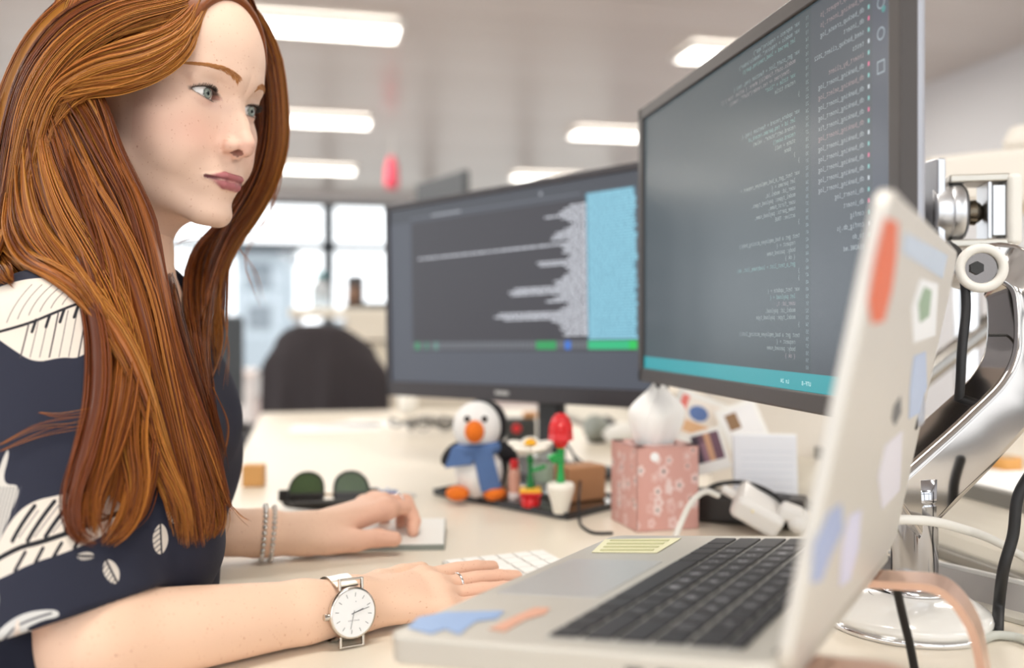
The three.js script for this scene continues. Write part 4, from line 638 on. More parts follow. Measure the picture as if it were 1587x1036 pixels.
function surfaceNet(f, lo, hi, cell) {
  const nx = Math.ceil((hi[0] - lo[0]) / cell / 4) * 4 + 1, ny = Math.ceil((hi[1] - lo[1]) / cell / 4) * 4 + 1, nz = Math.ceil((hi[2] - lo[2]) / cell / 4) * 4 + 1;
  const v = new Float32Array(nx * ny * nz), at = (i, j, k) => (k * ny + j) * nx + i, reach = cell * 2 * 1.7321 * 1.6 + cell;
  v.fill(1);
  for (let k = 0; k < nz; k += 4) for (let j = 0; j < ny; j += 4) for (let i = 0; i < nx; i += 4) {
    const c = f(lo[0] + (i + 1.5) * cell, lo[1] + (j + 1.5) * cell, lo[2] + (k + 1.5) * cell), far = Math.abs(c) > reach;
    for (let kk = k; kk < Math.min(k + 4, nz); kk++) for (let jj = j; jj < Math.min(j + 4, ny); jj++) for (let ii = i; ii < Math.min(i + 4, nx); ii++) v[at(ii, jj, kk)] = far ? c : f(lo[0] + ii * cell, lo[1] + jj * cell, lo[2] + kk * cell);
  }
  const id = new Int32Array(nx * ny * nz).fill(-1), pos = [], idx = [];
  const E = [[0, 1], [2, 3], [4, 5], [6, 7], [0, 2], [1, 3], [4, 6], [5, 7], [0, 4], [1, 5], [2, 6], [3, 7]];
  for (let k = 0; k < nz - 1; k++) for (let j = 0; j < ny - 1; j++) for (let i = 0; i < nx - 1; i++) {
    const c = []; let m = 0; for (let q = 0; q < 8; q++) { const s = v[at(i + (q & 1), j + ((q >> 1) & 1), k + (q >> 2))]; c.push(s); if (s < 0) m |= 1 << q; }
    if (m === 0 || m === 255) continue;
    let x = 0, y = 0, z = 0, n = 0;
    for (const [a, b] of E) if ((c[a] < 0) !== (c[b] < 0)) { const t = c[a] / (c[a] - c[b]); x += mix(a & 1, b & 1, t); y += mix((a >> 1) & 1, (b >> 1) & 1, t); z += mix(a >> 2, b >> 2, t); n++; }
    id[at(i, j, k)] = pos.length / 3; pos.push(lo[0] + (i + x / n) * cell, lo[1] + (j + y / n) * cell, lo[2] + (k + z / n) * cell);
  }
  const quad = (a, b, c, d, flip) => { if (a < 0 || b < 0 || c < 0 || d < 0) return; flip ? idx.push(a, c, b, a, d, c) : idx.push(a, b, c, a, c, d); };
  for (let k = 1; k < nz - 1; k++) for (let j = 1; j < ny - 1; j++) for (let i = 1; i < nx - 1; i++) {
    const s = v[at(i, j, k)] < 0;
    if (s !== v[at(i + 1, j, k)] < 0) quad(id[at(i, j - 1, k - 1)], id[at(i, j, k - 1)], id[at(i, j, k)], id[at(i, j - 1, k)], !s);
    if (s !== v[at(i, j + 1, k)] < 0) quad(id[at(i - 1, j, k - 1)], id[at(i - 1, j, k)], id[at(i, j, k)], id[at(i, j, k - 1)], !s);
    if (s !== v[at(i, j, k + 1)] < 0) quad(id[at(i - 1, j - 1, k)], id[at(i, j - 1, k)], id[at(i, j, k)], id[at(i - 1, j, k)], !s);
  }
  const nrm = new Float32Array(pos.length), e = cell * 0.4;
  for (let q = 0; q < pos.length; q += 3) {
    const [x, y, z] = [pos[q], pos[q + 1], pos[q + 2]]; let gx = f(x + e, y, z) - f(x - e, y, z), gy = f(x, y + e, z) - f(x, y - e, z), gz = f(x, y, z + e) - f(x, y, z - e);
    const l = len3(gx, gy, gz) || 1; gx /= l; gy /= l; gz /= l; nrm[q] = gx; nrm[q + 1] = gy; nrm[q + 2] = gz;
    const d = f(x, y, z); pos[q] -= gx * d * 0.8; pos[q + 1] -= gy * d * 0.8; pos[q + 2] -= gz * d * 0.8;
  }
  return { pos, nrm, idx };
}
function netGeometry(list) {      // several nets, each with uv (metres) and colours, as one geometry
  const P0 = [], N0 = [], U0 = [], C0 = [], I0 = [];
  for (const g of list) {
    const b = P0.length / 3; for (let i = 0; i < g.pos.length; i++) { P0.push(g.pos[i]); N0.push(g.nrm[i]); } for (const u of g.uv) U0.push(u); for (const c of g.col) C0.push(c);
    for (let t = 0; t < g.idx.length; t += 3) {   // wind to agree with the normals
      const [a, c, d] = [g.idx[t] * 3, g.idx[t + 1] * 3, g.idx[t + 2] * 3], q = g.pos, ux = q[c] - q[a], uy = q[c + 1] - q[a + 1], uz = q[c + 2] - q[a + 2], vx = q[d] - q[a], vy = q[d + 1] - q[a + 1], vz = q[d + 2] - q[a + 2];
      const s = (uy * vz - uz * vy) * g.nrm[a] + (uz * vx - ux * vz) * g.nrm[a + 1] + (ux * vy - uy * vx) * g.nrm[a + 2];
      s >= 0 ? I0.push(b + a / 3, b + c / 3, b + d / 3) : I0.push(b + a / 3, b + d / 3, b + c / 3);
    }
  }
  const geo = new THREE.BufferGeometry(); geo.setAttribute('position', new THREE.Float32BufferAttribute(P0, 3)); geo.setAttribute('normal', new THREE.Float32BufferAttribute(N0, 3)); geo.setAttribute('uv', new THREE.Float32BufferAttribute(U0, 2)); geo.setAttribute('color', new THREE.Float32BufferAttribute(C0, 3)); geo.setIndex(I0);
  return geo;
}
const lin = (hex) => { const c = new THREE.Color(hex); return [c.r, c.g, c.b]; };
const mix3 = (a, b, t) => [mix(a[0], b[0], t), mix(a[1], b[1], t), mix(a[2], b[2], t)];

const PB = V(-0.43, -EYE, -0.84);
const woman = thing('person', 'woman with long red hair in a navy leaf-print blouse, working at the desk', 'person', PB);
const shift = (g) => g.translate(-PB.x, -PB.y, -PB.z);

// --- head: millimetres in its own axes; X to her shown side, Y up, Z to where she faces ---
const HR = [[-0.3364, 0.1551, 0.9289], [0.0325, 0.9877, -0.1531], [0.9412, 0.0213, 0.3373]], HP = [-0.242, 0.1969, -0.8178];
const headPoint = (x, y, z) => V(HP[0] + (HR[0][0] * x + HR[0][1] * y + HR[0][2] * z) / 1000, HP[1] + (HR[1][0] * x + HR[1][1] * y + HR[1][2] * z) / 1000, HP[2] + (HR[2][0] * x + HR[2][1] * y + HR[2][2] * z) / 1000);
const headDir = (x, y, z) => [HR[0][0] * x + HR[0][1] * y + HR[0][2] * z, HR[1][0] * x + HR[1][1] * y + HR[1][2] * z, HR[2][0] * x + HR[2][1] * y + HR[2][2] * z];
const EYEC = [31, -0.5, -21.5];
const upperEdge = (u) => 4.9 * Math.pow(Math.max(0, 1 - u * u), 0.72) + 0.8 * u, lowerEdge = (u) => -4.1 * Math.pow(Math.max(0, 1 - u * u), 0.8) + 0.8 * u;
function eyeOpening(ax, y) { const u = (ax - 30.6) / 13.5, c = clamp(u, -1, 1); return Math.max(y - EYEC[1] - upperEdge(c), lowerEdge(c) - (y - EYEC[1]), (Math.abs(u) - 1) * 13.5); }
const lipUpper = (ax, y, z) => smin(capsule(ax, y, z, 0, -66.6, 6.0, 10, -66.6, 4.0, 3.1, 3.0), capsule(ax, y, z, 10, -66.6, 4.0, 25, -70.2, -6.6, 3.0, 1.3), 2);
const lipLower = (ax, y, z) => smin(capsule(ax, y, z, 0, -74.2, 4.2, 9, -74.0, 2.4, 3.8, 3.5), capsule(ax, y, z, 9, -74.0, 2.4, 24, -70.8, -6.4, 3.5, 1.2), 2);
function headField(x, y, z) {
  const ax = Math.abs(x);
  let d = ellip(x, y - 35, z + 90, 73, 80, 97);
  d = smin(d, ellip(ax, y + 38, z + 60, 60, 74, 58), 20);
  d = smin(d, ellip(ax - 45, y + 24, z + 36, 19, 17, 20), 20);
  d = smin(d, len3(ax - 33, y + 50, z + 32) - 23, 16);
  d = smin(d, capsule(ax, y, z, 50, -66, -82, 15, -100, -18, 14, 11), 16);
  d = smin(d, ellip(x, y + 100, z + 10, 16, 12, 13.5), 12);
  d = smin(d, ellip(x, y + 70, z + 17, 27, 20, 20), 14);
  d = smin(d, capsule(ax, y, z, 8, 19, -5, 37, 20, -18, 8, 7), 14);
  d = smin(d, capsule(x, y, z, 0, -70, -97, 0, -190, -130, 47, 47), 24);
  d = smin(d, ellip(ax - 73, y + 6, z + 100, 6, 29, 17), 6);
  // nose
  let n = smin(capsule(x, y, z, 0, 4, -10, 0, -19, 3.2, 8, 6.6), capsule(x, y, z, 0, -19, 3.2, 0, -35.5, 12.8, 6.6, 8.0), 6);
  n = smin(n, capsule(ax, y, z, 9, -38, 2, 5, -8, -7, 6, 6), 8);
  n = smin(n, ellip(ax - 11, y + 39.5, z - 3.5, 6.3, 6.2, 9), 4);
  n = smin(n, capsule(x, y, z, 0, -42, 14, 0, -46, 5, 4, 4), 5);
  d = smin(d, n, 7);
  // eye sockets, lids
  d = smax(d, -(len3(ax - 30, (y - 1) * 1.15, z - 8.5) - 18.5), 11);
  d = smin(d, len3(ax - EYEC[0], y - EYEC[1], z - EYEC[2]) - 13.5, 3.5);
  // soft fold over the upper lid
  d = smin(d, capsule(ax, y, z, 17, 8.5, -10.5, 43, 9.5, -17.5, 3.2, 3.2), 5);
  if (z > -24) d = smax(d, -Math.max(eyeOpening(ax, y), EYEC[2] - z), 0.9);
  d = smax(d, -ellip(ax - 6.6, y + 46.2, z - 9.0, 3.6, 4.2, 5.8), 1.2);
  d = smax(d, -capsule(ax, y, z, 18.2, -37, 1.5, 17.0, -45, -1, 1.2, 1.2), 3.0);
  // lips
  d = smin(d, lipUpper(ax, y, z), 3.2); d = smin(d, lipLower(ax, y, z), 3.2);
  const groove = Math.min(capsule(ax, y, z, 0, -70.4, 8.8, 12, -70.2, 6.4, 1.1, 1.1), capsule(ax, y, z, 12, -70.2, 6.4, 25.5, -70.6, -5.0, 1.1, 0.7));
  d = smax(d, -groove, 2.2);
  d = smax(d, -capsule(x, y, z, 0, -50, 11.5, 0, -60, 13.5, 2.2, 2.2), 3.5);
  return d;
}
const skinA = lin('#f2cdb6'), lipC = lin('#b06168'), blushC = lin('#e3a08f'), linerC = lin('#4d3c3a'), noseC = lin('#e8ab98');
function headColor(x, y, z) {
  const ax = Math.abs(x); let c = skinA;
  c = mix3(c, blushC, 0.42 * Math.exp(-(((ax - 40) / 26) ** 2 + ((y + 34) / 20) ** 2)) * (z > -60 ? 1 : 0));
  c = mix3(c, noseC, 0.6 * Math.exp(-((ax / 15) ** 2 + ((y + 38) / 11) ** 2)) * (z > -6 ? 1 : 0));
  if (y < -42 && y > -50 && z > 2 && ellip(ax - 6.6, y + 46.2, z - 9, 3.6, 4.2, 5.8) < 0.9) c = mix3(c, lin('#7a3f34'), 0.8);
  c = mix3(c, lin('#dcb2a6'), 0.6 * Math.exp(-(((ax - 27) / 13) ** 2 + ((y + 8) / 5) ** 2)) * (z > -30 ? 1 : 0));
  if (z > -14) {
    const u = lipUpper(ax, y, z), l = lipLower(ax, y, z), m = 1 - sstep(0.1, 1.0, Math.min(u, l)); c = mix3(c, lipC, m * 0.93);
    const gr = Math.min(capsule(ax, y, z, 0, -70.4, 8.8, 12, -70.2, 6.4, 0.9, 0.9), capsule(ax, y, z, 12, -70.2, 6.4, 25.5, -70.6, -5.0, 0.9, 0.9)); if (ax < 27) c = mix3(c, lin('#54222b'), 0.9 * (1 - sstep(0.1, 1.5, gr)));
  }
  if (z > -30 && ax > 14 && ax < 48) { const o = eyeOpening(ax, y); if (o < 2.6) c = mix3(c, linerC, (y > EYEC[1] ? 0.9 : 0.42) * (1 - sstep(0.5, 2.3, o)) * sstep(0.0, 6, ax - 15)); if (ax < 19 && o < 1.0) c = mix3(c, lin('#d09a8e'), 0.5); }
  return c;
}
const headNet = surfaceNet(headField, [-86, -178, -196], [86, 122, 34], 1.5);
headNet.uv = []; headNet.col = [];
for (let i = 0; i < headNet.pos.length; i += 3) {
  const [x, y, z] = [headNet.pos[i], headNet.pos[i + 1], headNet.pos[i + 2]];
  headNet.col.push(...headColor(x, y, z)); headNet.uv.push(Math.atan2(x, z + 80) * 0.08 + 0.15, y / 1000 + 0.15);
  const p = headPoint(x, y, z), n = headDir(headNet.nrm[i], headNet.nrm[i + 1], headNet.nrm[i + 2]);
  headNet.pos[i] = p.x; headNet.pos[i + 1] = p.y; headNet.pos[i + 2] = p.z; headNet.nrm[i] = n[0]; headNet.nrm[i + 1] = n[1]; headNet.nrm[i + 2] = n[2];
}
// --- arms and hands ---
const nSh = V(-0.368, -0.03, -0.715), nEl = V(-0.286, -0.219, -0.632), nWr = V(-0.130, -0.228, -0.742);
const fSh = V(-0.40, -0.04, -0.99), fEl = V(-0.415, -0.206, -0.925), fWr = V(-0.222, -0.2255, -0.985);
const handBones = (wr, fingers, thumb) => ({ wr, fingers, thumb });
// near hand lies flat on the keyboard
const frameHand = (wr, f, s, u) => (a, b, c) => wr.clone().addScaledVector(f, a / 1000).addScaledVector(s, b / 1000).addScaledVector(u, c / 1000);
const nf = V(0.82, -0.03, -0.57).normalize(), nu0 = V(0.10, 0.97, 0.18), ns = nf.clone().cross(nu0).normalize().multiplyScalar(-1); const nu = nf.clone().cross(ns).normalize(); if (nu.y < 0) nu.negate(); if (ns.z > 0) ns.negate();
const nh = frameHand(nWr, nf, ns, nu);
const near = handBones(nWr, [[26, 85, 40, 24, 20, 4], [7, 88, 44, 27, 21, 0], [-11, 84, 41, 25, 20, -3], [-28, 77, 32, 19, 18, -7]].map(([s, m, a, b, c, spread]) => { const k = Math.tan(spread * Math.PI / 180); m *= 0.94; a *= 0.92; b *= 0.92; c *= 0.92; return [nh(m, s, 0), nh(m + a, s + a * k, 2), nh(m + a + b, s + (a + b) * k, 1), nh(m + a + b + c, s + (a + b + c) * k, -1)]; }), [nh(14, 20, -3), nh(44, 38, -4), nh(70, 46, -4), nh(92, 50, -4)]);
const fI = [V(-0.14, -0.2075, -1.03), V(-0.1203, -0.211, -1.06), V(-0.1125, -0.2265, -1.056), V(-0.1127, -0.236, -1.046)], off = [V(0, 0, 0), V(-0.0085, 0.002, -0.02), V(-0.02, 0.0005, -0.038), V(-0.034, -0.005, -0.054)];
const far = handBones(fWr, off.map((o, k) => fI.map((p, j) => p.clone().add(o).add(V(j === 0 ? 0 : [0, 0.004, 0.001, -0.008][k], j ? [0, 0.001, 0, -0.002][k] : 0, 0)))), [V(-0.197, -0.2315, -0.98), V(-0.168, -0.2325, -0.985), V(-0.145, -0.231, -0.992), V(-0.1275, -0.2325, -0.993)]);
const handField = (h) => (x, y, z) => {
  let d = 1; const w = h.wr, F = h.fingers;
  F.forEach((f, k) => { d = smin(d, capV(x, y, z, w, f[0], 0.0165, k === 3 ? 0.0092 : 0.0106), 0.010); });
  for (let k = 0; k < 3; k++) d = smin(d, capV(x, y, z, F[k][0], F[k + 1][0], 0.0105, 0.0105), 0.008);
  d = smin(d, capV(x, y, z, h.thumb[0], h.thumb[1], 0.0155, 0.0115), 0.014);
  let g = 1;
  F.forEach((f, k) => { const r = [0.0084, 0.0086, 0.0081, 0.0071][k]; let e = Math.min(capV(x, y, z, f[0], f[1], r * 1.08, r), capV(x, y, z, f[1], f[2], r, r * 0.9)); e = smin(e, capV(x, y, z, f[2], f[3], r * 0.9, r * 0.78), 0.002); g = smin(g, e, 0.0015); });
  d = smin(d, g, 0.006);
  const t = smin(capV(x, y, z, h.thumb[1], h.thumb[2], 0.0108, 0.0098), capV(x, y, z, h.thumb[2], h.thumb[3], 0.0098, 0.0083), 0.003);
  return smin(d, t, 0.005);
};
function armField(sh, el, wr, hand, k = 1) {
  const hf = handField(hand), mid = el.clone().lerp(wr, 0.35), low = el.clone().lerp(wr, 0.78);
  return (x, y, z) => {
    let d = capV(x, y, z, sh, el, 0.04 * k, 0.035 * k);
    d = smin(d, capV(x, y, z, el, mid, 0.034 * k, 0.0305 * k), 0.016); d = Math.min(d, capV(x, y, z, mid, low, 0.0305 * k, 0.0245)); d = smin(d, capV(x, y, z, low, wr, 0.0245, 0.0222), 0.008);
    return smin(d, hf(x, y, z), 0.012);
  };
}
const nearArm = armField(nSh, nEl, nWr, near), farArm = armField(fSh, fEl, fWr, far, 0.86);
const cutBelow = (f, y0) => (x, y, z) => { const d = f(x, y, z); return x > -0.27 ? smax(d, y0 - y, 0.006) : d; };   // flesh rests flat on the table
const skinAt = (net, s = 1) => { net.uv = []; net.col = []; for (let i = 0; i < net.pos.length; i += 3) { net.uv.push(net.pos[i] * 0.82 - net.pos[i + 2] * 0.57, net.pos[i + 1] - 0.8 * (net.pos[i] * 0.57 + net.pos[i + 2] * 0.82)); net.col.push(...s(net.pos[i], net.pos[i + 1], net.pos[i + 2])); } return net; };
const armSkin = lin('#efc8ad'), knuckle = lin('#e6a68f');
const nearNet = skinAt(surfaceNet(cutBelow(nearArm, DY + 0.001), [-0.45, -0.30, -0.96], [0.03, 0.03, -0.56], 0.003), (x, y, z) => mix3(armSkin, knuckle, 0.35 * sstep(-0.1, 0.0, x)));
const farNet = skinAt(surfaceNet(cutBelow(farArm, DY + 0.001), [-0.48, -0.27, -1.14], [-0.08, 0.02, -0.86], 0.003), (x, y, z) => mix3(armSkin, knuckle, 0.5 * sstep(-0.22, -0.13, x)));
// --- trunk and legs under the clothes ---
const trunkField = (x, y, z) => {
  let d = ellip(x + 0.38, y + 0.09, z + 0.85, 0.085, 0.15, 0.13);
  d = smin(d, ellip(x + 0.40, y + 0.30, z + 0.85, 0.09, 0.17, 0.125), 0.05);
  d = smin(d, capsule(x, y, z, -0.362, 0.07, -0.852, -0.372, -0.02, -0.852, 0.046, 0.055), 0.03);
  d = smin(d, capsule(x, y, z, -0.36, 0.0, -0.76, -0.36, 0.0, -0.94, 0.04, 0.04), 0.03);
  for (const k of [-0.085, 0.085]) { d = smin(d, capsule(x, y, z, -0.40, -0.41, -0.85 + k, -0.03, -0.385, -0.85 + k * 1.2, 0.078, 0.056), 0.03); d = smin(d, capsule(x, y, z, -0.03, -0.385, -0.85 + k * 1.2, -0.05, -0.90, -0.85 + k, 0.052, 0.036), 0.02); }
  return d;
};
const trunkNet = skinAt(surfaceNet(trunkField, [-0.54, -0.97, -1.1], [0.08, 0.12, -0.6], 0.012), () => armSkin);
const freckles = canvasTexture(1024, 1024, (c, w) => {
  c.fillStyle = '#ffffff'; c.fillRect(0, 0, w, w); let s = 99; const r = () => (s = (s * 16807) % 2147483647) / 2147483647;
  for (let i = 0; i < 2300; i++) { const q = 0.9 + 1.8 * r() * r(); c.fillStyle = `rgba(${[176, 118, 84].join(',')},${0.08 + 0.2 * r()})`; c.beginPath(); c.ellipse(r() * w, r() * w, q * 1.2, q, r() * 3, 0, 7); c.fill(); }
  for (let i = 0; i < 16; i++) { c.fillStyle = 'rgba(150,84,60,0.3)'; c.beginPath(); c.arc(r() * w, r() * w, 1.6 + 1.6 * r(), 0, 7); c.fill(); }
});
freckles.repeat.set(1 / 0.3, 1 / 0.3);
const pores = noiseTexture(256, () => rnd()); pores.repeat.set(30, 30);
const skinMat = phys(0xffffff, 0.5, 0, { vertexColors: true, map: freckles, bumpMap: pores, bumpScale: 0.00012, sheen: 0.12, sheenRoughness: 0.5, sheenColor: new THREE.Color(1, 0.8, 0.72), specularIntensity: 0.7 });
part(woman, 'body', shift(netGeometry([headNet, nearNet, farNet, trunkNet])), skinMat);
// eyes
const onFace = (x, y, z0 = 30) => { let z = z0; for (let i = 0; i < 60; i++) { const d = headField(x, y, z); if (d < 0.04) break; z -= d * 0.9; } return z; };
for (const s of [1, -1]) {
  const g = sph(12.1, 56, 40), p = g.attributes.position, col = [];
  const gaze = V(s * 0.02 + 0.05, 0.02, 1).normalize();
  const C = lin('#e9e3de'), I = lin('#949c92'), I2 = lin('#666e69'), B = lin('#0b0c0d');
  for (let i = 0; i < p.count; i++) { const q = V(p.getX(i), p.getY(i), p.getZ(i)).normalize(), a = Math.acos(clamp(q.dot(gaze), -1, 1)) * 12.1; let c = a < 1.9 ? B : a < 4.6 ? mix3(I, I2, sstep(3.2, 4.6, a)) : a < 5.7 ? mix3(lin('#39443f'), C, sstep(4.9, 5.7, a)) : C; c = mix3(c, lin('#cf9a90'), s * q.x < -0.8 && q.z > 0 ? 0.5 : 0); col.push(...c); const w = headPoint(s * EYEC[0] + p.getX(i), EYEC[1] + p.getY(i), EYEC[2] + p.getZ(i)); p.setXYZ(i, w.x, w.y, w.z); }
  g.setAttribute('color', new THREE.Float32BufferAttribute(col, 3)); g.setIndex([...g.index.array].reverse()); g.computeVertexNormals();
  part(woman, 'eye', shift(g), phys(0xffffff, 0.08, 0, { vertexColors: true, clearcoat: 1, clearcoatRoughness: 0.03 }));
}
// --- hairs: thin tapered three-sided tubes, many to a mesh ---
function Strands() { this.p = []; this.n = []; this.u = []; this.c = []; this.i = []; }
Strands.prototype.add = function (pts, radius, color, taper = 0.25, sides = 3) {
  const P0 = this.p, N0 = this.n, base = P0.length / 3, m = pts.length; let S = null;
  for (let k = 0; k < m; k++) {
    const a = pts[Math.max(0, k - 1)], b = pts[Math.min(m - 1, k + 1)], c = pts[k]; let tx = b[0] - a[0], ty = b[1] - a[1], tz = b[2] - a[2]; const l = len3(tx, ty, tz) || 1; tx /= l; ty /= l; tz /= l;
    if (!S) S = Math.abs(ty) < 0.8 ? [0, 1, 0] : [1, 0, 0];
    const dot = S[0] * tx + S[1] * ty + S[2] * tz; S = [S[0] - dot * tx, S[1] - dot * ty, S[2] - dot * tz]; const sl = len3(...S) || 1; S = [S[0] / sl, S[1] / sl, S[2] / sl];
    const B = [ty * S[2] - tz * S[1], tz * S[0] - tx * S[2], tx * S[1] - ty * S[0]], t = k / (m - 1), r = radius * (t > 0.75 ? mix(1, taper, (t - 0.75) * 4) : 1);
    for (let q = 0; q < sides; q++) { const an = q / sides * 6.2832, ca = Math.cos(an), sa = Math.sin(an), nx = S[0] * ca + B[0] * sa, ny = S[1] * ca + B[1] * sa, nz = S[2] * ca + B[2] * sa; P0.push(c[0] + nx * r, c[1] + ny * r, c[2] + nz * r); N0.push(nx, ny, nz); this.u.push(t, q / sides); this.c.push(color[0], color[1], color[2]); }
  }
  for (let k = 0; k < m - 1; k++) for (let q = 0; q < sides; q++) { const a = base + k * sides + q, b = base + k * sides + (q + 1) % sides; this.i.push(a, b, a + sides, b, b + sides, a + sides); }
};
Strands.prototype.geometry = function () { const g = new THREE.BufferGeometry(); g.setAttribute('position', new THREE.Float32BufferAttribute(this.p, 3)); g.setAttribute('normal', new THREE.Float32BufferAttribute(this.n, 3)); g.setAttribute('uv', new THREE.Float32BufferAttribute(this.u, 2)); g.setAttribute('color', new THREE.Float32BufferAttribute(this.c, 3)); g.setIndex(this.i); return shift(g); };
{
  const browMat = std(0xffffff, 0.6, 0, { vertexColors: true }), lashMat = std(0x1b1412, 0.5);
  for (const s of [1, -1]) {
    const b = new Strands(), cb = [lin('#c98a50'), lin('#d79a60'), lin('#bd7c44')];
    const arc = (t) => { const x = mix(11, 52, t); return [x, 15.0 + 9.0 * Math.sin(Math.PI * Math.pow(t, 0.75) * 0.72) - 2.5 * t]; };
    for (let i = 0; i < 420; i++) {
      const t = Math.pow(rnd(), 0.9) * 0.95, [x, y0] = arc(t), w = mix(3.6, 1.2, t), y = y0 + rr(-w, w), [x2, y2] = arc(Math.min(1.05, t + 0.13)), l = rr(0.6, 1), up = mix(2.5, -0.6, t) * rnd(), pts = [];
      for (let k = 0; k < 5; k++) { const q = k / 4 * l, xx = mix(x, x2, q), yy = mix(y, y2 + (y - y0) * 0.3, q) + up * q * (1 - q * 0.5), z = onFace(xx, yy) + 0.25 + 0.5 * Math.sin(q * 3); const p = headPoint(s * xx, yy, z); pts.push([p.x, p.y, p.z]); }
      b.add(pts, 0.00016, cb[i % 3]);
    }
    part(woman, 'eyebrow', b.geometry(), browMat);
    const e = new Strands();
    for (let i = 0; i < 64; i++) {
      const u = mix(-0.86, 1.0, i / 63) + rr(-0.01, 0.01), x = 30.6 + u * 13.5, y = EYEC[1] + upperEdge(clamp(u, -1, 1)) + 0.2, r2 = 13.4 * 13.4 - (x - EYEC[0]) ** 2 - (y - EYEC[1]) ** 2, z = EYEC[2] + Math.sqrt(Math.max(r2, 4)) + 0.1, l = mix(4.5, 7.5, sstep(-0.9, 0.6, u)) * rr(0.85, 1.1), pts = [];
      for (let k = 0; k < 5; k++) { const q = k / 4; const p = headPoint(s * (x + (u * 0.45 + 0.1) * l * q), y + l * (-0.05 * q + 0.42 * q * q), z + l * (0.95 * q - 0.2 * q * q)); pts.push([p.x, p.y, p.z]); }
      e.add(pts, 0.00017, [1, 1, 1], 0.3);
    }
    for (let i = 0; i < 26; i++) { const u = mix(-0.7, 0.95, i / 25), x = 30.6 + u * 13.5, y = EYEC[1] + lowerEdge(clamp(u, -1, 1)) - 0.3, r2 = 13.4 * 13.4 - (x - EYEC[0]) ** 2 - (y - EYEC[1]) ** 2, z = EYEC[2] + Math.sqrt(Math.max(r2, 4)), l = rr(2, 3), pts = []; for (let k = 0; k < 4; k++) { const q = k / 3; const p = headPoint(s * (x + u * 0.4 * l * q), y - l * 0.6 * q, z + l * 0.6 * q); pts.push([p.x, p.y, p.z]); } e.add(pts, 0.0001, [1, 1, 1], 0.3); }
    part(woman, 'eyelashes', e.geometry(), lashMat);
  }
}
// --- blouse ---
  const hemA = V(-0.3174, -0.2035, -0.62), hemN = V(0.30, -0.93, 0.12).normalize();
  const sleeve = (x, y, z) => {
    let d = capsule(x, y, z, -0.362, -0.022, -0.715, -0.318, -0.25, -0.645, 0.060, 0.083);
    d += 0.003 * Math.sin(x * 60 + y * 34) * Math.sin(z * 50 + y * 22);
    return smax(d, (x - hemA.x) * hemN.x + (y - hemA.y) * hemN.y + (z - hemA.z) * hemN.z, 0.004);
  };
  const farSleeve = (x, y, z) => smax(capsule(x, y, z, -0.405, -0.025, -0.98, -0.418, -0.26, -0.925, 0.058, 0.068), -(y + 0.175), 0.004);
  const blouse = (x, y, z) => {
    let d = ellip(x + 0.378, y + 0.085, z + 0.85, 0.102, 0.155, 0.148);
    d = smin(d, ellip(x + 0.385, y + 0.26, z + 0.845, 0.108, 0.15, 0.14), 0.05);
    d = smin(d, ellip(x + 0.342, y + 0.118, z + 0.785, 0.068, 0.075, 0.068), 0.045);
    d = smin(d, ellip(x + 0.342, y + 0.118, z + 0.915, 0.068, 0.075, 0.068), 0.045);
    d = smin(d, capsule(x, y, z, -0.36, 0.022, -0.80, -0.368, -0.012, -0.725, 0.042, 0.055), 0.035);
    d = smin(d, capsule(x, y, z, -0.365, 0.022, -0.90, -0.405, -0.012, -0.975, 0.042, 0.055), 0.035);
    d = smin(d, ellip(x + 0.272, y + 0.165, z + 0.715, 0.043, 0.085, 0.05), 0.03);
    d += 0.0035 * Math.sin(y * 46 + x * 70 + 3 * Math.sin(z * 20)) * sstep(0.05, -0.1, y);
    d = smin(d, sleeve(x, y, z), 0.014);
    d = smin(d, farSleeve(x, y, z), 0.03);
    d = smax(d, -capsule(x, y, z, -0.345, 0.02, -0.855, -0.325, 0.2, -0.853, 0.05, 0.06), 0.01);            // neckline
    d = smax(d, -(y + 0.42), 0.01);
    return d;
  };
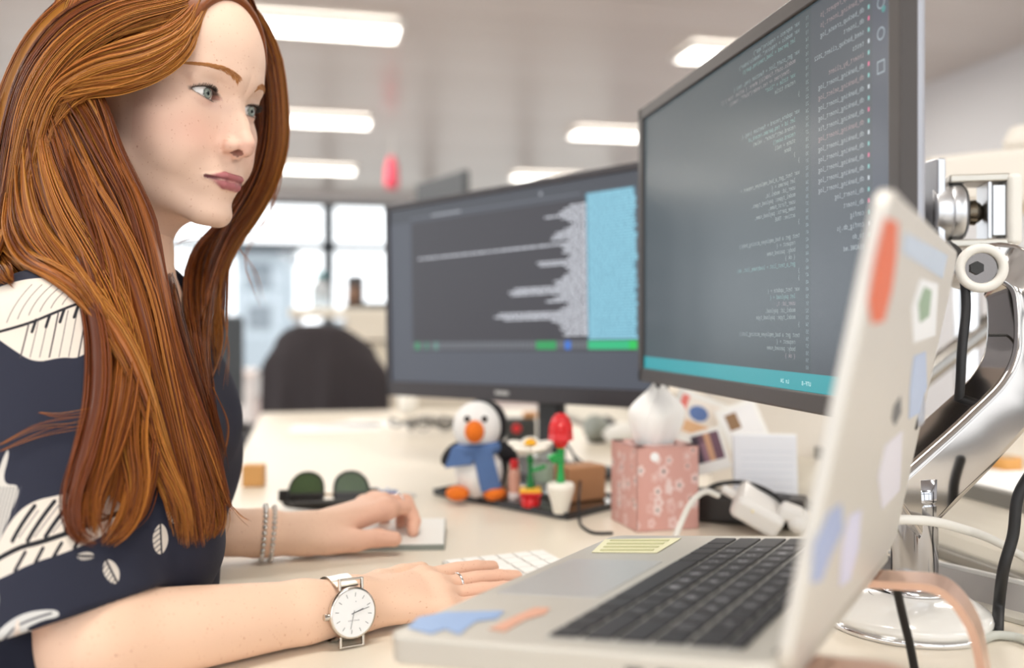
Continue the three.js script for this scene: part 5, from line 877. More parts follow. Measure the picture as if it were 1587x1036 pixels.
{
  const net = surfaceNet(blouse, [-0.54, -0.45, -1.10], [-0.16, 0.13, -0.54], 0.0045);
  net.uv = []; net.col = [];
  const X0b = -0.56, X1b = -0.16, Y0b = -0.36, Y1b = 0.10;
  for (let i = 0; i < net.pos.length; i += 3) { net.uv.push((net.pos[i] - (net.pos[i + 2] + 0.63) * 0.25 - X0b) / (X1b - X0b), (net.pos[i + 1] - Y0b) / (Y1b - Y0b)); net.col.push(1, 1, 1); }
  const print = canvasTexture(2048, 2048, (c, w, h) => {
    c.fillStyle = '#1f2235'; c.fillRect(0, 0, w, h);
    const q = (px, py, d = 0.63) => [((px - 793.5) / FOCAL * d - X0b) / (X1b - X0b) * w, h - ((HORIZON - py) / FOCAL * d - Y0b) / (Y1b - Y0b) * h];
    const path = (pts, d, shut) => { const k = pts.map((p) => q(p[0], p[1], d)), n = k.length, mid = (i) => { const a = k[i % n], b = k[(i + 1) % n]; return [(a[0] + b[0]) / 2, (a[1] + b[1]) / 2]; }; c.beginPath(); if (shut) { c.moveTo(...mid(n - 1)); for (let i = 0; i < n; i++) c.quadraticCurveTo(...k[i], ...mid(i)); } else { c.moveTo(...k[0]); for (let i = 1; i < n - 1; i++) c.quadraticCurveTo(...k[i], ...(i === n - 2 ? k[n - 1] : mid(i))); if (n === 2) c.lineTo(...k[1]); } };
    const fill = (pts, color = '#e9ddd0', d = 0.63) => { path(pts, d, true); c.closePath(); c.fillStyle = color; c.fill(); };
    const line = (pts, wd, color = '#15151c', d = 0.63) => { path(pts, d); c.strokeStyle = color; c.lineWidth = wd; c.lineCap = 'round'; c.stroke(); };
    // big folded leaf on the shoulder
    fill([[-60, 450], [-10, 428], [40, 422], [95, 426], [138, 448], [154, 490], [152, 540], [130, 532], [104, 560], [78, 556], [40, 566], [0, 540], [-60, 500]]);
    line([[-20, 515], [20, 504], [60, 484], [104, 462], [150, 452]], 9); line([[-20, 520], [20, 509], [60, 489], [104, 467]], 3, '#e9ddd0');
    for (let i = 0; i < 9; i++) { const x = 24 + i * 14; line([[x, 500 - i * 5], [x - 3, 526 - i * 2], [x - 6, 556]], i % 3 ? 2.5 : 5, '#4a4346'); }
    for (let i = 0; i < 8; i++) { const x = -10 + i * 16; line([[x, 500 - i * 6], [x + 6, 470 - i * 4], [x + 26, 436]], 2.5, '#4a4346'); }
    for (let i = 0; i < 5; i++) line([[34 + i * 20, 496 - i * 9], [30 + i * 20, 515 - i * 8]], 10, '#1a1a22');
    // narrow banded leaf beside it
    fill([[136, 452], [150, 470], [158, 520], [160, 590], [146, 600], [138, 540], [140, 490]], '#e2d6c8'); for (let i = 0; i < 11; i++) line([[138 + (i % 2) * 3, 470 + i * 11], [158, 466 + i * 11]], 7, '#1d1d26');
    // feathered leaf low on the sleeve
    fill([[-40, 800], [4, 740], [16, 692], [22, 700], [14, 745], [46, 744], [32, 790], [10, 850], [-40, 860]], '#d9d3ca'); for (let i = 0; i < 9; i++) line([[-14 + i * 6, 846 - i * 4], [-4 + i * 6, 790 - i * 5], [4 + i * 5, 748]], 3, '#55525a');
    // large split leaf
    fill([[-30, 870], [14, 838], [30, 800], [58, 768], [110, 762], [170, 756], [188, 790], [172, 826], [120, 842], [70, 852], [24, 876], [-30, 892]]);
    line([[-10, 868], [40, 832], [90, 824], [180, 800]], 14); line([[-10, 874], [40, 838], [90, 829], [180, 806]], 5, '#e9ddd0');
    for (const [a, b, e, f] of [[40, 822, 66, 776], [62, 822, 92, 772], [86, 818, 118, 770], [112, 812, 140, 766], [138, 806, 160, 764]]) { line([[a, b], [(a + e) / 2 - 3, (b + f) / 2], [e, f]], 13, '#191922'); line([[a + 9, b - 4], [e + 6, f + 6]], 3, '#54515a'); }
    for (const [a, b, e, f] of [[60, 838, 48, 862], [84, 834, 76, 852], [108, 830, 100, 846], [132, 824, 126, 838]]) line([[a, b], [e, f]], 11, '#1c1c25');
    // curling leaf at the hem
    fill([[-10, 1030], [6, 985], [30, 940], [66, 916], [110, 914], [118, 926], [92, 928], [66, 940], [96, 950], [98, 958], [60, 962], [36, 985], [14, 1040]], '#d8d6d2'); line([[18, 985], [40, 952], [64, 928], [104, 920]], 6, '#54525a'); line([[24, 995], [50, 962], [92, 954]], 6, '#2a2a36'); fill([[56, 926], [62, 926], [64, 972], [50, 974]], '#e6d7ca');
    fill([[14, 895], [24, 886], [30, 905], [24, 920], [16, 915]], '#a5a5a2'); line([[21, 918], [20, 960]], 4, '#8b8c8e');
    // small leaves on the front
    for (const [x, y, a, l] of [[182, 782, 0.5, 26], [205, 862, 1.1, 40], [238, 800, 0.2, 22], [316, 890, 1.4, 40], [322, 800, 1.5, 44], [296, 905, -1.0, 24], [318, 650, 1.2, 56], [338, 700, 1.35, 44], [290, 556, 0.9, 34], [280, 530, -0.4, 22], [232, 926, 0.35, 34], [335, 770, 1.2, 30]]) {
      const dd = x > 210 ? 0.74 : 0.66, ca = Math.cos(a), sa = Math.sin(a), at = (u, v) => [x + u * l * ca - v * l * sa, y + u * l * sa + v * l * ca];
      fill([at(-0.5, 0), at(-0.2, 0.24), at(0.3, 0.2), at(0.55, 0), at(0.2, -0.22), at(-0.25, -0.18)], '#ded4c9', dd); line([at(-0.5, 0), at(0.5, 0)], 5, '#22222c', dd); for (let k = -2; k <= 2; k++) line([at(k * 0.16, 0.02), at(k * 0.16 + 0.1, 0.2)], 3, '#33333d', dd);
    }
  });
  const weave = noiseTexture(128, (x, y) => 0.5 + 0.25 * Math.sin(x * 1.57) + 0.25 * Math.sin(y * 1.57)); weave.repeat.set(40, 40);
  part(woman, 'blouse', shift(netGeometry([net])), phys(0xffffff, 0.82, 0, { map: print, sheen: 0.1, sheenRoughness: 0.5, sheenColor: new THREE.Color(0.7, 0.75, 0.95), bumpMap: weave, bumpScale: 0.0002, side: THREE.DoubleSide }));
  // trousers and shoes, below the table
  const legs = (x, y, z) => { let d = ellip(x + 0.40, y + 0.38, z + 0.85, 0.115, 0.105, 0.15); for (const k of [-0.085, 0.085]) { d = smin(d, capsule(x, y, z, -0.40, -0.41, -0.85 + k, -0.03, -0.385, -0.85 + k * 1.2, 0.088, 0.066), 0.03); d = smin(d, capsule(x, y, z, -0.03, -0.385, -0.85 + k * 1.2, -0.05, -0.88, -0.85 + k, 0.064, 0.05), 0.03); } return d; };
  const ln = skinAt(surfaceNet(legs, [-0.55, -0.96, -1.12], [0.09, -0.24, -0.58], 0.009), () => [1, 1, 1]);
  part(woman, 'trousers', shift(netGeometry([ln])), std(0x33333a, 0.85));
  for (const k of [-0.085, 0.085]) { const s = skinAt(surfaceNet((x, y, z) => smax(smin(ellip(x - 0.03, y + 0.955, z + 0.85 - k, 0.13, 0.05, 0.045), ellip(x + 0.05, y + 0.92, z + 0.85 - k, 0.055, 0.06, 0.042), 0.03), -(y + 0.988), 0.004), [-0.13, -1.0, -0.92 + k], [0.18, -0.84, -0.78 + k], 0.007), () => [1, 1, 1]); part(woman, 'shoe', shift(netGeometry([s])), std(0x26242a, 0.5)); }
}
// --- hair: an inner cap, then locks; every lock has a core and loose strands round it ---
const hairMat = phys(0xffffff, 0.36, 0, { vertexColors: true, specularIntensity: 0.75, side: THREE.DoubleSide });
{
  const cap = (x, y, z) => {   // head's millimetres
    let d = Math.min(headField(x, y, z), ellip(x, y - 35, z + 90, 73, 80, 97)) - 6;
    d = smax(d, -(ellip(x, y - 2, z - 22, 75, 104, 72)), 6);     // the face stays free
    d = smax(d, -Math.max(y - 10, -98 - z), 5);
    d = smax(d, -(y + 70), 6);
    return smax(d, -(headField(x, y, z) + 3), 1);
  };
  const net = surfaceNet(cap, [-92, -90, -204], [92, 128, 30], 3.2); net.uv = []; net.col = []; const cc = [lin('#7c421c'), lin('#80451e')];
  for (let i = 0; i < net.pos.length; i += 3) { const [x, y, z] = [net.pos[i], net.pos[i + 1], net.pos[i + 2]]; net.col.push(...cc[(i / 3) % 2]); net.uv.push(0, 0); const p = headPoint(x, y, z), n = headDir(net.nrm[i], net.nrm[i + 1], net.nrm[i + 2]); net.pos[i] = p.x; net.pos[i + 1] = p.y; net.pos[i + 2] = p.z; net.nrm[i] = n[0]; net.nrm[i + 1] = n[1]; net.nrm[i + 2] = n[2]; }
  const hair = part(woman, 'hair', shift(netGeometry([net])), hairMat);
  const tone = [lin('#94521f'), lin('#a66026'), lin('#793b17'), lin('#b6712c'), lin('#5f2c12'), lin('#c58236')];
  const pick = (g) => { const r = rnd(); const k = g > 0 ? (r < 0.35 ? 3 : r < 0.6 ? 5 : r < 0.8 ? 1 : 0) : g < 0 ? (r < 0.4 ? 2 : r < 0.7 ? 4 : 0) : (r < 0.32 ? 0 : r < 0.56 ? 1 : r < 0.76 ? 2 : r < 0.88 ? 3 : r < 0.97 ? 4 : 5); const j = rr(0.85, 1.12); return tone[k].map((v) => v * j * 0.88); };
  // [points as px, py, depth], width at root / middle / end (px), strands, gold, wave
  const locks = [
    // swept from the parting over the temple, then down over the shoulder
    [[[322, -12, .80], [270, 8, .772], [190, 30, .752], [110, 85, .745], [60, 165, .75], [35, 260, .752], [20, 345, .752]], 12, 26, 18, 170, 1, 1],
    [[[318, -4, .796], [284, 50, .765], [220, 85, .744], [145, 105, .738], [85, 145, .742], [55, 230, .746], [40, 320, .748], [30, 390, .742]], 9, 22, 14, 170, 1, 1],
    [[[312, 6, .79], [292, 66, .768], [255, 104, .747], [205, 122, .737], [140, 130, .735], [88, 148, .74], [62, 210, .745], [52, 300, .745], [70, 390, .735]], 7, 15, 12, 160, 1, 1],
    [[[306, 16, .786], [294, 74, .765], [246, 116, .743], [190, 138, .736], [130, 146, .737], [85, 160, .742]], 4, 9, 5, 110, 1, 0.6],
    [[[300, -22, .80], [210, -2, .765], [125, 35, .752], [60, 110, .76], [25, 210, .77], [8, 310, .765], [-8, 400, .75]], 14, 28, 20, 170, 0, 1],
    [[[260, -34, .83], [150, -8, .80], [75, 55, .79], [28, 140, .80], [6, 240, .80], [-12, 340, .79], [-30, 420, .77]], 16, 30, 22, 150, 0, 1],
    [[[230, -30, .87], [130, -2, .85], [62, 70, .85], [22, 160, .85], [4, 260, .85], [-15, 370, .84]], 14, 24, 20, 90, -1, 1],
    [[[300, -30, .82], [240, -22, .79], [160, 5, .765], [95, 60, .765], [45, 140, .772], [18, 230, .776], [0, 330, .77]], 14, 26, 18, 130, 0, 1],
    // under the sweep, from the ear down past the jaw
    [[[95, 130, .748], [130, 172, .742], [165, 235, .738], [205, 310, .732], [232, 395, .722], [255, 500, .712], [290, 620, .704], [335, 740, .700], [362, 795, .70]], 12, 24, 8, 200, 0, 1.2],
    [[[150, 138, .744], [168, 180, .740], [184, 230, .738], [212, 290, .738], [236, 345, .736], [247, 410, .728], [264, 500, .718], [296, 600, .71], [332, 690, .704], [355, 775, .70]], 9, 12, 6, 150, -1, 0.8],
    [[[75, 150, .748], [100, 220, .738], [135, 300, .73], [178, 380, .72], [215, 470, .708], [240, 570, .70], [272, 690, .695], [300, 800, .695], [308, 850, .70]], 14, 30, 12, 210, 0, 1.3],
    [[[60, 180, .748], [72, 260, .738], [98, 335, .728], [140, 410, .716], [185, 500, .703], [212, 600, .694], [240, 700, .69], [282, 790, .692], [286, 850, .70]], 14, 32, 12, 210, 1, 1.3],
    [[[40, 230, .752], [48, 300, .742], [70, 365, .73], [115, 425, .712], [165, 500, .698], [196, 590, .69], [222, 680, .687], [262, 770, .69], [276, 838, .70]], 12, 26, 10, 190, 1, 1.2],
    [[[20, 300, .752], [16, 352, .742], [40, 398, .722], [96, 428, .70], [150, 474, .69], [198, 545, .683], [232, 630, .682], [262, 720, .684], [296, 800, .69]], 10, 16, 7, 190, 1, 1],
    [[[110, 230, .738], [140, 320, .728], [172, 420, .712], [186, 520, .70], [180, 620, .692], [160, 710, .69], [142, 780, .692], [150, 838, .70]], 14, 28, 9, 200, 0, 1.3],
    [[[140, 300, .734], [168, 400, .718], [190, 500, .703], [200, 600, .694], [196, 690, .69], [206, 760, .69], [190, 820, .70], [162, 846, .706]], 16, 30, 8, 200, 0, 1.3],
    [[[90, 330, .73], [128, 430, .712], [150, 520, .70], [150, 620, .693], [130, 710, .692], [112, 780, .695], [122, 830, .70], [152, 842, .70]], 12, 20, 6, 150, -1, 1],
    [[[172, 360, .726], [205, 470, .71], [226, 570, .70], [230, 670, .694], [222, 750, .69], [214, 800, .696], [180, 836, .70]], 14, 24, 6, 160, -1, 1.2],
    [[[190, 340, .73], [222, 440, .718], [250, 540, .71], [284, 640, .703], [318, 730, .70], [338, 810, .70], [330, 836, .705]], 14, 24, 8, 180, 0, 1.2],
    [[[215, 420, .722], [244, 520, .71], [268, 620, .702], [296, 710, .697], [316, 790, .697], [312, 840, .70]], 14, 26, 9, 170, 0, 1.2],
    [[[155, 180, .742], [170, 240, .736], [196, 310, .732], [220, 390, .726], [232, 470, .718], [250, 560, .71], [262, 650, .705], [278, 740, .70]], 12, 20, 12, 170, -1, 1],
    // over the back of the shoulder
    [[[-10, 330, .78], [-20, 390, .765], [0, 425, .74], [20, 440, .715]], 14, 18, 8, 80, 0, 1],
    [[[10, 360, .745], [-10, 400, .735], [-40, 440, .72], [-70, 480, .70]], 8, 10, 5, 60, 1, 1],
    // far side: falls from the parting behind the face and down past the chin
    [[[330, -12, .845], [370, 10, .885], [405, 60, .915], [424, 130, .93], [427, 205, .935], [415, 270, .94], [388, 325, .945], [352, 372, .94], [326, 430, .93], [318, 500, .92], [322, 575, .91]], 9, 17, 9, 190, 0, 1],
    [[[338, -18, .85], [392, 16, .90], [426, 80, .925], [436, 150, .935], [437, 225, .94], [420, 285, .945], [392, 335, .95], [358, 385, .945], [340, 440, .935], [334, 510, .925], [338, 580, .915]], 7, 13, 6, 170, 1, 1],
    [[[350, 4, .88], [388, 40, .91], [408, 110, .93], [414, 190, .94], [402, 260, .945], [378, 315, .945], [340, 360, .94], [306, 400, .93], [296, 460, .92], [304, 530, .91], [318, 600, .90], [342, 680, .885], [352, 740, .87]], 7, 14, 6, 190, -1, 1],
    [[[346, 2, .87], [382, 34, .90], [402, 90, .92], [410, 150, .93]], 5, 8, 5, 70, -1, 0.5],
    [[[372, 300, .945], [352, 350, .945], [330, 400, .935], [312, 460, .925], [308, 540, .912], [318, 620, .895]], 16, 18, 9, 150, -1, 1],
    [[[400, 280, .95], [374, 340, .95], [350, 400, .945], [344, 470, .93], [344, 540, .92], [326, 600, .905]], 10, 9, 4, 90, 0, 1],
    [[[300, 0, .87], [240, 60, .90], [200, 180, .93], [210, 300, .94], [240, 380, .93], [262, 440, .92], [285, 520, .91], [310, 600, .90], [336, 690, .88]], 14, 18, 6, 90, -1, 1],
    // roots along the parting
    [[[322, -10, .815], [306, 10, .79], [298, 44, .776], [284, 84, .758]], 5, 8, 4, 90, 1, 0.4],
    [[[334, -14, .82], [304, -4, .79], [270, 26, .768], [225, 60, .752]], 7, 12, 6, 110, 1, 0.5],
    [[[334, -8, .84], [356, 2, .87], [384, 28, .90], [402, 66, .915]], 5, 9, 5, 90, 0, 0.4],
    // hair behind the neck
    [[[120, 120, .90], [130, 240, .91], [160, 340, .90], [190, 430, .88], [210, 520, .86]], 36, 44, 30, 120, -1, 1],
  ];
  // guides lie on the clothes: each point steps towards the viewer's side until it is clear of them
  const clear = (x, y, d) => { if (y < 395) return d; for (let q = 0.5; q < d; q += 0.0015) { const p = P(x, y, q); if (blouse(p.x, p.y, p.z) < 0.004) return q - 0.002; } return d; };
  const cr = (a, loose) => {
    const raw = new THREE.CatmullRomCurve3(a.map(([x, y, d]) => V(x, y, d * 1000)), false, 'centripetal').getPoints(18).map((p) => [p.x, p.y, p.z / 1000]);
    let ds = raw.map(([x, y, d]) => (loose || d > 0.96 ? d : clear(x, y, d)));
    for (let k = 0; k < 2; k++) ds = ds.map((d, i) => Math.min(d, ((ds[i - 1] ?? d) + d + (ds[i + 1] ?? d)) / 3));
    return new THREE.CatmullRomCurve3(raw.map(([x, y], i) => P(x, y, ds[i])), false, 'centripetal');
  };
  locks.forEach(([pts, w0, w1, w2, n, gold, wave], li) => {
    const curve = cr(pts, li === locks.length - 1), N = 40, fr = [], dAvg = pts[0][2];
    let S = null;
    for (let i = 0; i <= N; i++) { const t = i / N, c = curve.getPoint(t), T = curve.getTangent(t); if (!S) { S = V(0, 0, 1); } S.addScaledVector(T, -S.dot(T)).normalize(); fr.push([c, S.clone(), T.clone().cross(S)]); }
    const width = (t) => (t < 0.4 ? mix(w0, w1, sstep(0, 0.4, t)) : mix(w1, w2, sstep(0.55, 1, t))) * dAvg / FOCAL;
    const st = new Strands();
    // core: a lumpy inner tube
    const ring = 12, core = [], ci = []; const cbase = pick(gold < 0 ? -1 : 0);
    for (let i = 0; i <= N; i++) { const [c, s, b] = fr[i], w = width(i / N) * 0.6 * (i > N * 0.6 ? Math.max(0.02, (N * 0.88 - i) / (N * 0.28)) : 1); for (let q = 0; q < ring; q++) { const a = q / ring * 6.2832, k = 1 + 0.16 * Math.sin(q * 2.6 + li + i * 0.05); const x = Math.cos(a) * w * k, z = Math.sin(a) * w * k * 0.62; st.p.push(c.x + b.x * x + s.x * z, c.y + b.y * x + s.y * z, c.z + b.z * x + s.z * z); const nn = [b.x * Math.cos(a) + s.x * Math.sin(a), b.y * Math.cos(a) + s.y * Math.sin(a), b.z * Math.cos(a) + s.z * Math.sin(a)]; st.n.push(...nn); st.u.push(i / N, q / ring); const j = 0.85 + 0.25 * Math.abs(Math.sin(q * 1.7 + li)); st.c.push(cbase[0] * j, cbase[1] * j, cbase[2] * j); } }
    for (let i = 0; i < N; i++) for (let q = 0; q < ring; q++) { const a = i * ring + q, b = i * ring + (q + 1) % ring; st.i.push(a, a + ring, b, b, a + ring, b + ring); }
    const clumps = Array.from({ length: Math.max(6, Math.round(n / 11)) }, () => ({ a: rnd() * 6.2832, r: Math.pow(rnd(), 0.45), ph: rnd() * 6.28, c: pick(gold) }));
    for (let k = 0; k < n * 0.75; k++) {
      const cl = clumps[k % clumps.length], a = cl.a + gauss() * 0.22, r = clamp(cl.r + gauss() * 0.14, 0.1, 1.12), t0 = rnd() < 0.15 ? rnd() * 0.2 : 0, t1 = 1 - Math.pow(rnd(), 1.7) * 0.2 - 0.06 * Math.sin(cl.ph * 3) ** 2, m = 26, out = [], ph = cl.ph + gauss() * 0.4, fly = rnd() < 0.05 ? rr(1.1, 1.7) : 1, twist = gauss() * 0.35;
      for (let i = 0; i < m; i++) {
        const t = mix(t0, t1, i / (m - 1)), f = t * N, i0 = Math.min(N - 1, Math.floor(f)), u = f - i0, A = fr[i0], B = fr[i0 + 1], w = width(t) * mix(1, fly, t), aa = a + twist * t;
        const x = Math.cos(aa) * w * r + wave * 0.0012 * Math.sin(t * 9 + ph) * t, z = Math.sin(aa) * w * r * 0.66 + wave * 0.0008 * Math.cos(t * 8 + ph) * t;
        out.push([0, 1, 2].map((q) => { const g = (v) => v.getComponent(q); return mix(g(A[0]), g(B[0]), u) + mix(g(A[2]), g(B[2]), u) * x + mix(g(A[1]), g(B[1]), u) * z; }));
      }
      const c = rnd() < 0.6 ? cl.c : pick(gold), j = rr(0.88, 1.1);
      st.add(out, rr(0.00032, 0.00062), c.map((v) => v * j), 0.2);
    }
    part(hair, 'hair_lock', st.geometry(), hairMat);
  });
  // continuous sheets between neighbouring guides: a backing and the strands over it
  const sheets = [
    [[3, 2, 1, 0, 7, 4, 5, 6], 430, 0.5], [[9, 8, 10, 11, 12, 13], 330, 0], [[20, 9, 8], 200, -1], [[14, 15, 17], 230, 0], [[10, 18, 19], 260, 0], [[16, 14], 160, -1], [[23, 24], 260, 0], [[23, 25, 27], 240, -1], [[21, 13], 160, 0.6], [[22, 21], 110, 1],
  ];
  sheets.forEach(([order, n, gold]) => {
    const st = new Strands(), N = 30;
    const cs = order.map((k) => cr(locks[k][0]).getPoints(N));
    for (let p = 0; p < cs.length - 1; p++) {
      const A = cs[p], B = cs[p + 1], M = 6, c0 = pick(0), base = st.p.length / 3;
      for (let i = 0; i <= N; i++) for (let q = 0; q <= M; q++) { const s = q / M, w = 0.0035 * Math.sin(q * 2.1 + i * 0.15 + p); st.p.push(mix(A[i].x, B[i].x, s), mix(A[i].y, B[i].y, s), mix(A[i].z, B[i].z, s) - 0.004 + w * 0.5); st.n.push(0, 0, 1); st.u.push(i / N, s); const j = 0.85 + 0.3 * Math.abs(Math.sin(q * 1.9 + p)); st.c.push(c0[0] * j, c0[1] * j, c0[2] * j); }
      // smooth normals of the backing, turned outwards
      const at = (i, q) => base + i * (M + 1) + q, g3 = (v) => V(st.p[v * 3], st.p[v * 3 + 1], st.p[v * 3 + 2]);
      for (let i = 0; i <= N; i++) for (let q = 0; q <= M; q++) { const du = g3(at(Math.min(N, i + 1), q)).sub(g3(at(Math.max(0, i - 1), q))), dv = g3(at(i, Math.min(M, q + 1))).sub(g3(at(i, Math.max(0, q - 1)))), nn = du.cross(dv); if (nn.lengthSq() < 1e-16) nn.set(0, 0, 1); nn.normalize(); const v = at(i, q) * 3; st.n[v] = nn.x; st.n[v + 1] = nn.y; st.n[v + 2] = nn.z; }
      for (let i = 0; i < N * 0.8; i++) for (let q = 0; q < M; q++) { const a = at(i, q), b = at(i, q + 1), c = at(i + 1, q), d = at(i + 1, q + 1); st.i.push(a, c, b, b, c, d); }
      const clumps = Array.from({ length: 26 }, () => ({ s: rnd(), z: gauss() * 0.004, c: pick(gold + gauss() * 0.5), ph: rnd() * 6.28 }));
      for (let k = 0; k < n; k++) {
        const cl = clumps[k % 26], s = clamp(cl.s + gauss() * 0.035, -0.03, 1.03), z = cl.z + gauss() * 0.0012 + 0.001, t0 = rnd() < 0.2 ? rnd() * 0.3 : 0, t1 = 1.0 - Math.pow(rnd(), 1.4) * 0.3 - 0.06 * Math.sin(cl.ph * 3) ** 2, out = [], m = 22, ph = cl.ph + gauss() * 0.5;
        for (let i = 0; i < m; i++) { const f = mix(t0, t1, i / (m - 1)) * N, i0 = Math.min(N - 1, Math.floor(f)), u = f - i0, ss = s + 0.05 * Math.sin(f * 0.25 + ph), g = (q) => mix(mix(A[i0][q], A[i0 + 1][q], u), mix(B[i0][q], B[i0 + 1][q], u), ss); out.push([g('x'), g('y'), g('z') + z + 0.001 * Math.sin(f * 0.4 + ph)]); }
        const c = rnd() < 0.65 ? cl.c : pick(gold), j = rr(0.85, 1.12);
        st.add(out, rr(0.0003, 0.00058), c.map((v) => v * j), 0.2);
      }
    }
    part(hair, 'hair_lock', st.geometry(), hairMat);
  });
  // crown: hair combed from the parting down both sides of the head
  {
    const st = new Strands(), dirs = (u) => { const a = mix(0.98, 2.5, u); return V(0, Math.sin(a), Math.cos(a)); };
    for (const side of [1, -1]) for (let k = 0; k < 1500; k++) {
      const u = rnd(), a = dirs(u).add(V(side * 0.03, 0, 0)).normalize(), b = V(side * (0.86 + 0.08 * gauss()), -0.25 + 0.1 * gauss(), mix(-0.15, -0.75, u) + 0.06 * gauss()).normalize(), lift = rr(7, 12), c = pick(rnd() < 0.4 ? 1 : 0), out = [];
      for (let i = 0; i < 16; i++) { const t = i / 15, d = a.clone().lerp(b, t * 0.8).normalize(), g = lift + 3 * Math.sin(t * 3) + 1.2 * Math.sin(u * 60 + t * 4); const p = headPoint(d.x * (73 + g), 35 + d.y * (80 + g), -90 + d.z * (97 + g)); out.push([p.x, p.y, p.z]); }
      st.add(out, rr(0.0004, 0.0007), c.map((v) => v * rr(0.85, 1.1)), 0.3);
    }
    part(hair, 'hair_lock', st.geometry(), hairMat);
  }
  // loose single hairs
  const fly = new Strands();
  const loose = [[[430, 260, .94], [418, 330, .95], [380, 400, .95], [400, 470, .95]], [[432, 230, .94], [428, 300, .95], [405, 350, .95], [365, 372, .94]], [[370, 385, .94], [395, 420, .95], [408, 470, .95]], [[270, 380, .90], [290, 372, .91], [340, 368, .93]], [[268, 350, .9], [262, 400, .9], [272, 440, .9], [300, 470, .9]], [[60, 640, .65], [90, 645, .655], [140, 640, .67]], [[0, 690, .63], [60, 660, .645], [130, 650, .67]], [[0, 700, .63], [70, 672, .645], [140, 655, .67]], [[330, 600, .89], [352, 660, .88], [340, 720, .87]], [[352, 780, .70], [372, 800, .70], [384, 806, .70]], [[345, 480, .92], [352, 540, .92], [346, 600, .91]], [[438, 120, .93], [442, 200, .94], [436, 280, .94], [420, 330, .94]]];
  for (const l of loose) { const c = cr(l); for (let k = 0; k < 4; k++) { const o = [gauss() * 0.0025, gauss() * 0.0025, gauss() * 0.003]; fly.add(c.getPoints(24).map((p, i) => [p.x + o[0] * i / 24 * 1.6, p.y + o[1] * i / 24 * 1.6, p.z + o[2]]), 0.00022, tone[k % 4], 0.3); } }
  part(hair, 'loose_hair', fly.geometry(), hairMat).userData.kind = 'stuff';
}
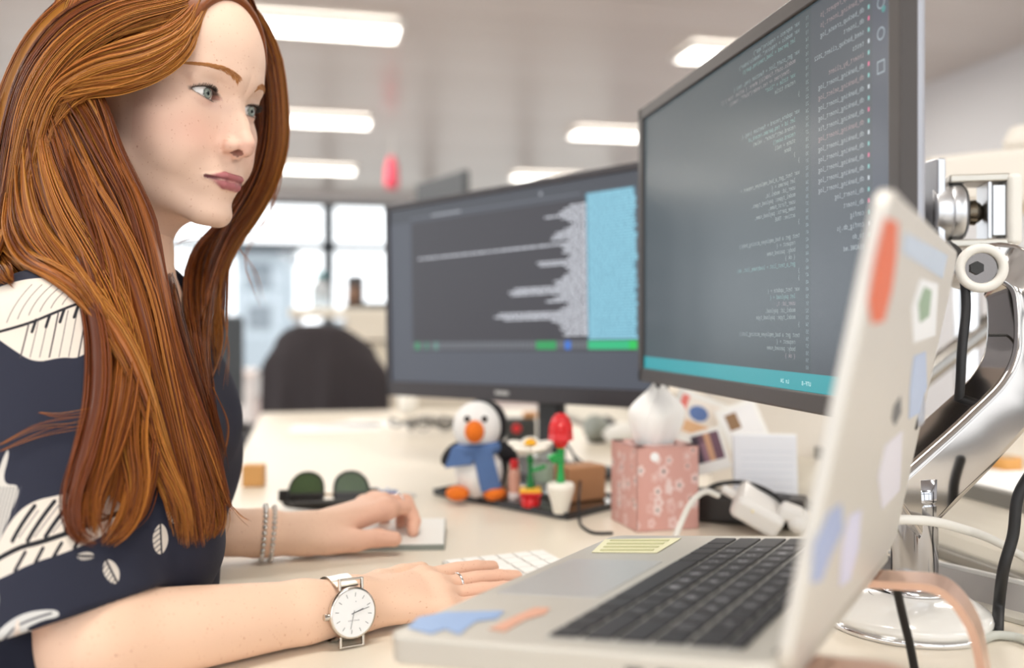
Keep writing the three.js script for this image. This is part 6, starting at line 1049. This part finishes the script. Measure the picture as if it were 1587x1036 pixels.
// --- watch, bracelets, rings, chair ---
{
  const axis = nWr.clone().sub(nEl).normalize(), c = nWr.clone().addScaledVector(axis, -0.013), n = V(0.46, 0.14, 0.87); n.addScaledVector(axis, -n.dot(axis)).normalize();
  const up = axis.clone().cross(n).normalize(); if (up.y < 0) up.negate();
  const g = thing('wristwatch', 'steel wristwatch with white dial and thin markers on the woman\'s near wrist', 'watch', c);
  const right = up.clone().cross(n), m = new THREE.Matrix4().makeBasis(right, up, n), face = n.clone().multiplyScalar((() => { let r = 0.015; while (r < 0.05 && nearArm(c.x + n.x * r, c.y + n.y * r, c.z + n.z * r) < 0) r += 0.0002; return r + 0.0066; })());
  const put = (geo) => { geo.applyMatrix4(m); geo.translate(face.x, face.y, face.z); return geo; };
  const steel = std(0xd6d0c8, 0.18, 1), dialTex = canvasTexture(512, 512, (x) => {
    x.fillStyle = '#f4f4f4'; x.fillRect(0, 0, 512, 512); x.translate(256, 256); x.strokeStyle = '#55575c';
    for (let i = 0; i < 12; i++) { x.save(); x.rotate(i * Math.PI / 6 + 0.13); x.lineWidth = 6; x.beginPath(); x.moveTo(0, -222); x.lineTo(0, -178); x.stroke(); x.restore(); }
    x.fillStyle = '#6b6d72'; x.scale(-1, 1); x.font = '22px serif'; x.textAlign = 'center'; x.fillText('quartz watch', 0, 86); x.beginPath(); x.arc(-30, -122, 5, 0, 7); x.fill();
  });
  const turn = (geo) => moved(geo, 0, 0, 0, Math.PI / 2, 0, 0);
  part(g, 'case', put(turn(lathe([[0.0, -0.006], [0.0175, -0.006], [0.0192, -0.004], [0.0196, -0.001], [0.0192, 0.001], [0.0182, 0.0018], [0.0176, 0.0012], [0, 0.0012]], 56))), steel);
  const dial = new THREE.CircleGeometry(0.0178, 56); part(g, 'dial', put(moved(dial, 0, 0, 0.00135)), std(0xffffff, 0.35, 0, { map: dialTex }));
  const hand = (l, w, a) => put(moved(moved(rbox(w, l, 0.0003, 0.0001), 0, l / 2 - 0.002, 0), 0, 0, 0.0019, 0, 0, a));
  part(g, 'hour_hand', hand(0.0105, 0.0007, -1.25), std(0x7b7c80, 0.3, 0.8)); part(g, 'minute_hand', hand(0.0155, 0.0005, -1.33), std(0x8b8c90, 0.3, 0.8)); part(g, 'second_hand', hand(0.014, 0.0003, 2.9), std(0x3c3d42, 0.4));
  part(g, 'crown', put(moved(cyl(0.0026, 0.0026, 0.004, 16), -0.0212, -0.001, -0.002, 0, 0, Math.PI / 2)), steel);
  for (const s of [1, -1]) part(g, 'lug', put(merge([moved(rbox(0.002, 0.009, 0.003, 0.0006), -0.0095, s * 0.0215, -0.003), moved(rbox(0.002, 0.009, 0.003, 0.0006), 0.0095, s * 0.0215, -0.003), moved(rbox(0.021, 0.0018, 0.0024, 0.0006), 0, s * 0.0252, -0.0035)])), steel);
  // mesh strap round the wrist, following its skin
  const pos = [], idx = [], K = 72;
  const rad = (a, s) => { const dx = n.clone().multiplyScalar(Math.cos(a)).addScaledVector(up, Math.sin(a)), o = c.clone().addScaledVector(axis, s); let r = 0.014; for (let i = 0; i < 40; i++) { const q = o.clone().addScaledVector(dx, r), d = nearArm(q.x, q.y, q.z); if (d > -0.0002) break; r += Math.max(0.0003, -d * 0.8); } return [o, dx, r]; };
  for (let i = 0; i <= K; i++) { const a = mix(0.72, Math.PI * 2 - 0.72, i / K); for (const [s, e] of [[-0.0088, 0.0006], [-0.0088, 0.0022], [0.0088, 0.0022], [0.0088, 0.0006]]) { const [o, dx, r] = rad(a, s), lift = Math.max(0, 0.0035 * (1 - Math.min(i, K - i) / 5)); const q = o.addScaledVector(dx, r + e + lift); q.y = Math.max(q.y, DY + 0.0006); q.sub(c); pos.push(q.x, q.y, q.z); } }
  for (let i = 0; i < K; i++) for (let j = 0; j < 4; j++) { const a = i * 4 + j, b = i * 4 + (j + 1) % 4; idx.push(a, a + 4, b, b, a + 4, b + 4); }
  let geo = new THREE.BufferGeometry(); geo.setAttribute('position', new THREE.Float32BufferAttribute(pos, 3)); geo.setIndex(idx); geo = geo.toNonIndexed(); geo.computeVertexNormals(); 
  part(g, 'strap', geo, std(0xcfc9bd, 0.3, 0.9, { side: THREE.DoubleSide }));
}
{ // beaded bracelets on the far wrist
  const axis = fWr.clone().sub(fEl).normalize();
  for (const [k, px] of [[0, 405], [1, 418]]) {
    const t = clamp((P(px, 818, 0.965).x - fEl.x) / (fWr.x - fEl.x), 0, 1), c = fEl.clone().lerp(fWr, t), u = axis.clone().cross(V(0, 1, 0)).normalize(), w = u.clone().cross(axis).normalize();
    const g = thing('bracelet', k ? 'clear bead bracelet, the one nearer the woman\'s hand' : 'silvery bead bracelet, the one nearer the woman\'s blouse', 'bracelet', c), mat = k ? phys(0xf3ece4, 0.1, 0, { transmission: 0.5, thickness: 0.004 }) : std(0xd9d6d2, 0.15, 0.8), bead = sph(0.0026, 14, 10);
    for (let i = 0; i < 30; i++) { const a = i / 30 * 6.2832, d = u.clone().multiplyScalar(Math.cos(a)).addScaledVector(w, Math.sin(a)); let r = 0.012; for (let q = 0; q < 60; q++) { const p = c.clone().addScaledVector(d, r); if (farArm(p.x, p.y, p.z) > 0) break; r += 0.0005; } const p = d.multiplyScalar(r + 0.0024); if (c.y + p.y < DY + 0.0027) continue; part(g, 'bead', bead, mat, p); }
  }
  const ringAt = (a, b, t, r, mat, seen) => { const c = a.clone().lerp(b, t).sub(PB), g = new THREE.TorusGeometry(r, 0.0011, 10, 36); g.applyQuaternion(new THREE.Quaternion().setFromUnitVectors(V(0, 0, 1), b.clone().sub(a).normalize())); part(woman, 'ring', moved(g, c.x, c.y, c.z), mat); };
  ringAt(near.fingers[1][0], near.fingers[1][1], 0.55, 0.0092, chrome); ringAt(far.fingers[1][1], far.fingers[1][0], 0.35, 0.0094, chrome);
}
{ // her chair
  const g = thing('office_chair', 'grey-green office chair that the woman sits on', 'chair', V(-0.43, -EYE, -0.85)), fab = std(0x6f7468, 0.85), bl = std(0x232225, 0.5);
  part(g, 'seat', moved(rbox(0.46, 0.09, 0.48, 0.04, 4), 0.02, 0.465, 0), fab);
  part(g, 'backrest', moved(rbox(0.07, 0.52, 0.44, 0.033, 4), -0.165, 0.78, 0, 0, 0, 0.1), fab);
  part(g, 'column', moved(cyl(0.03, 0.03, 0.34, 20), 0.0, 0.26, 0), chrome);
  for (const s of [-1, 1]) part(g, 'armrest', [moved(rbox(0.22, 0.035, 0.07, 0.014, 3), -0.02, 0.655, s * 0.255), moved(rbox(0.05, 0.2, 0.03, 0.008), -0.03, 0.55, s * 0.262), moved(rbox(0.05, 0.03, 0.1, 0.008), -0.03, 0.455, s * 0.225)], bl);
  for (let i = 0; i < 5; i++) { const l = part(g, 'base_arm', moved(rbox(0.3, 0.03, 0.045, 0.008), 0.15, 0, 0), bl, [0, 0.085, 0], [0, i * 1.2566 + 0.4, 0]); part(l, 'caster', moved(cyl(0.03, 0.03, 0.03, 20), 0.29, -0.053, 0, Math.PI / 2, 0, 0), bl); }
}
renderer.render(scene, camera);
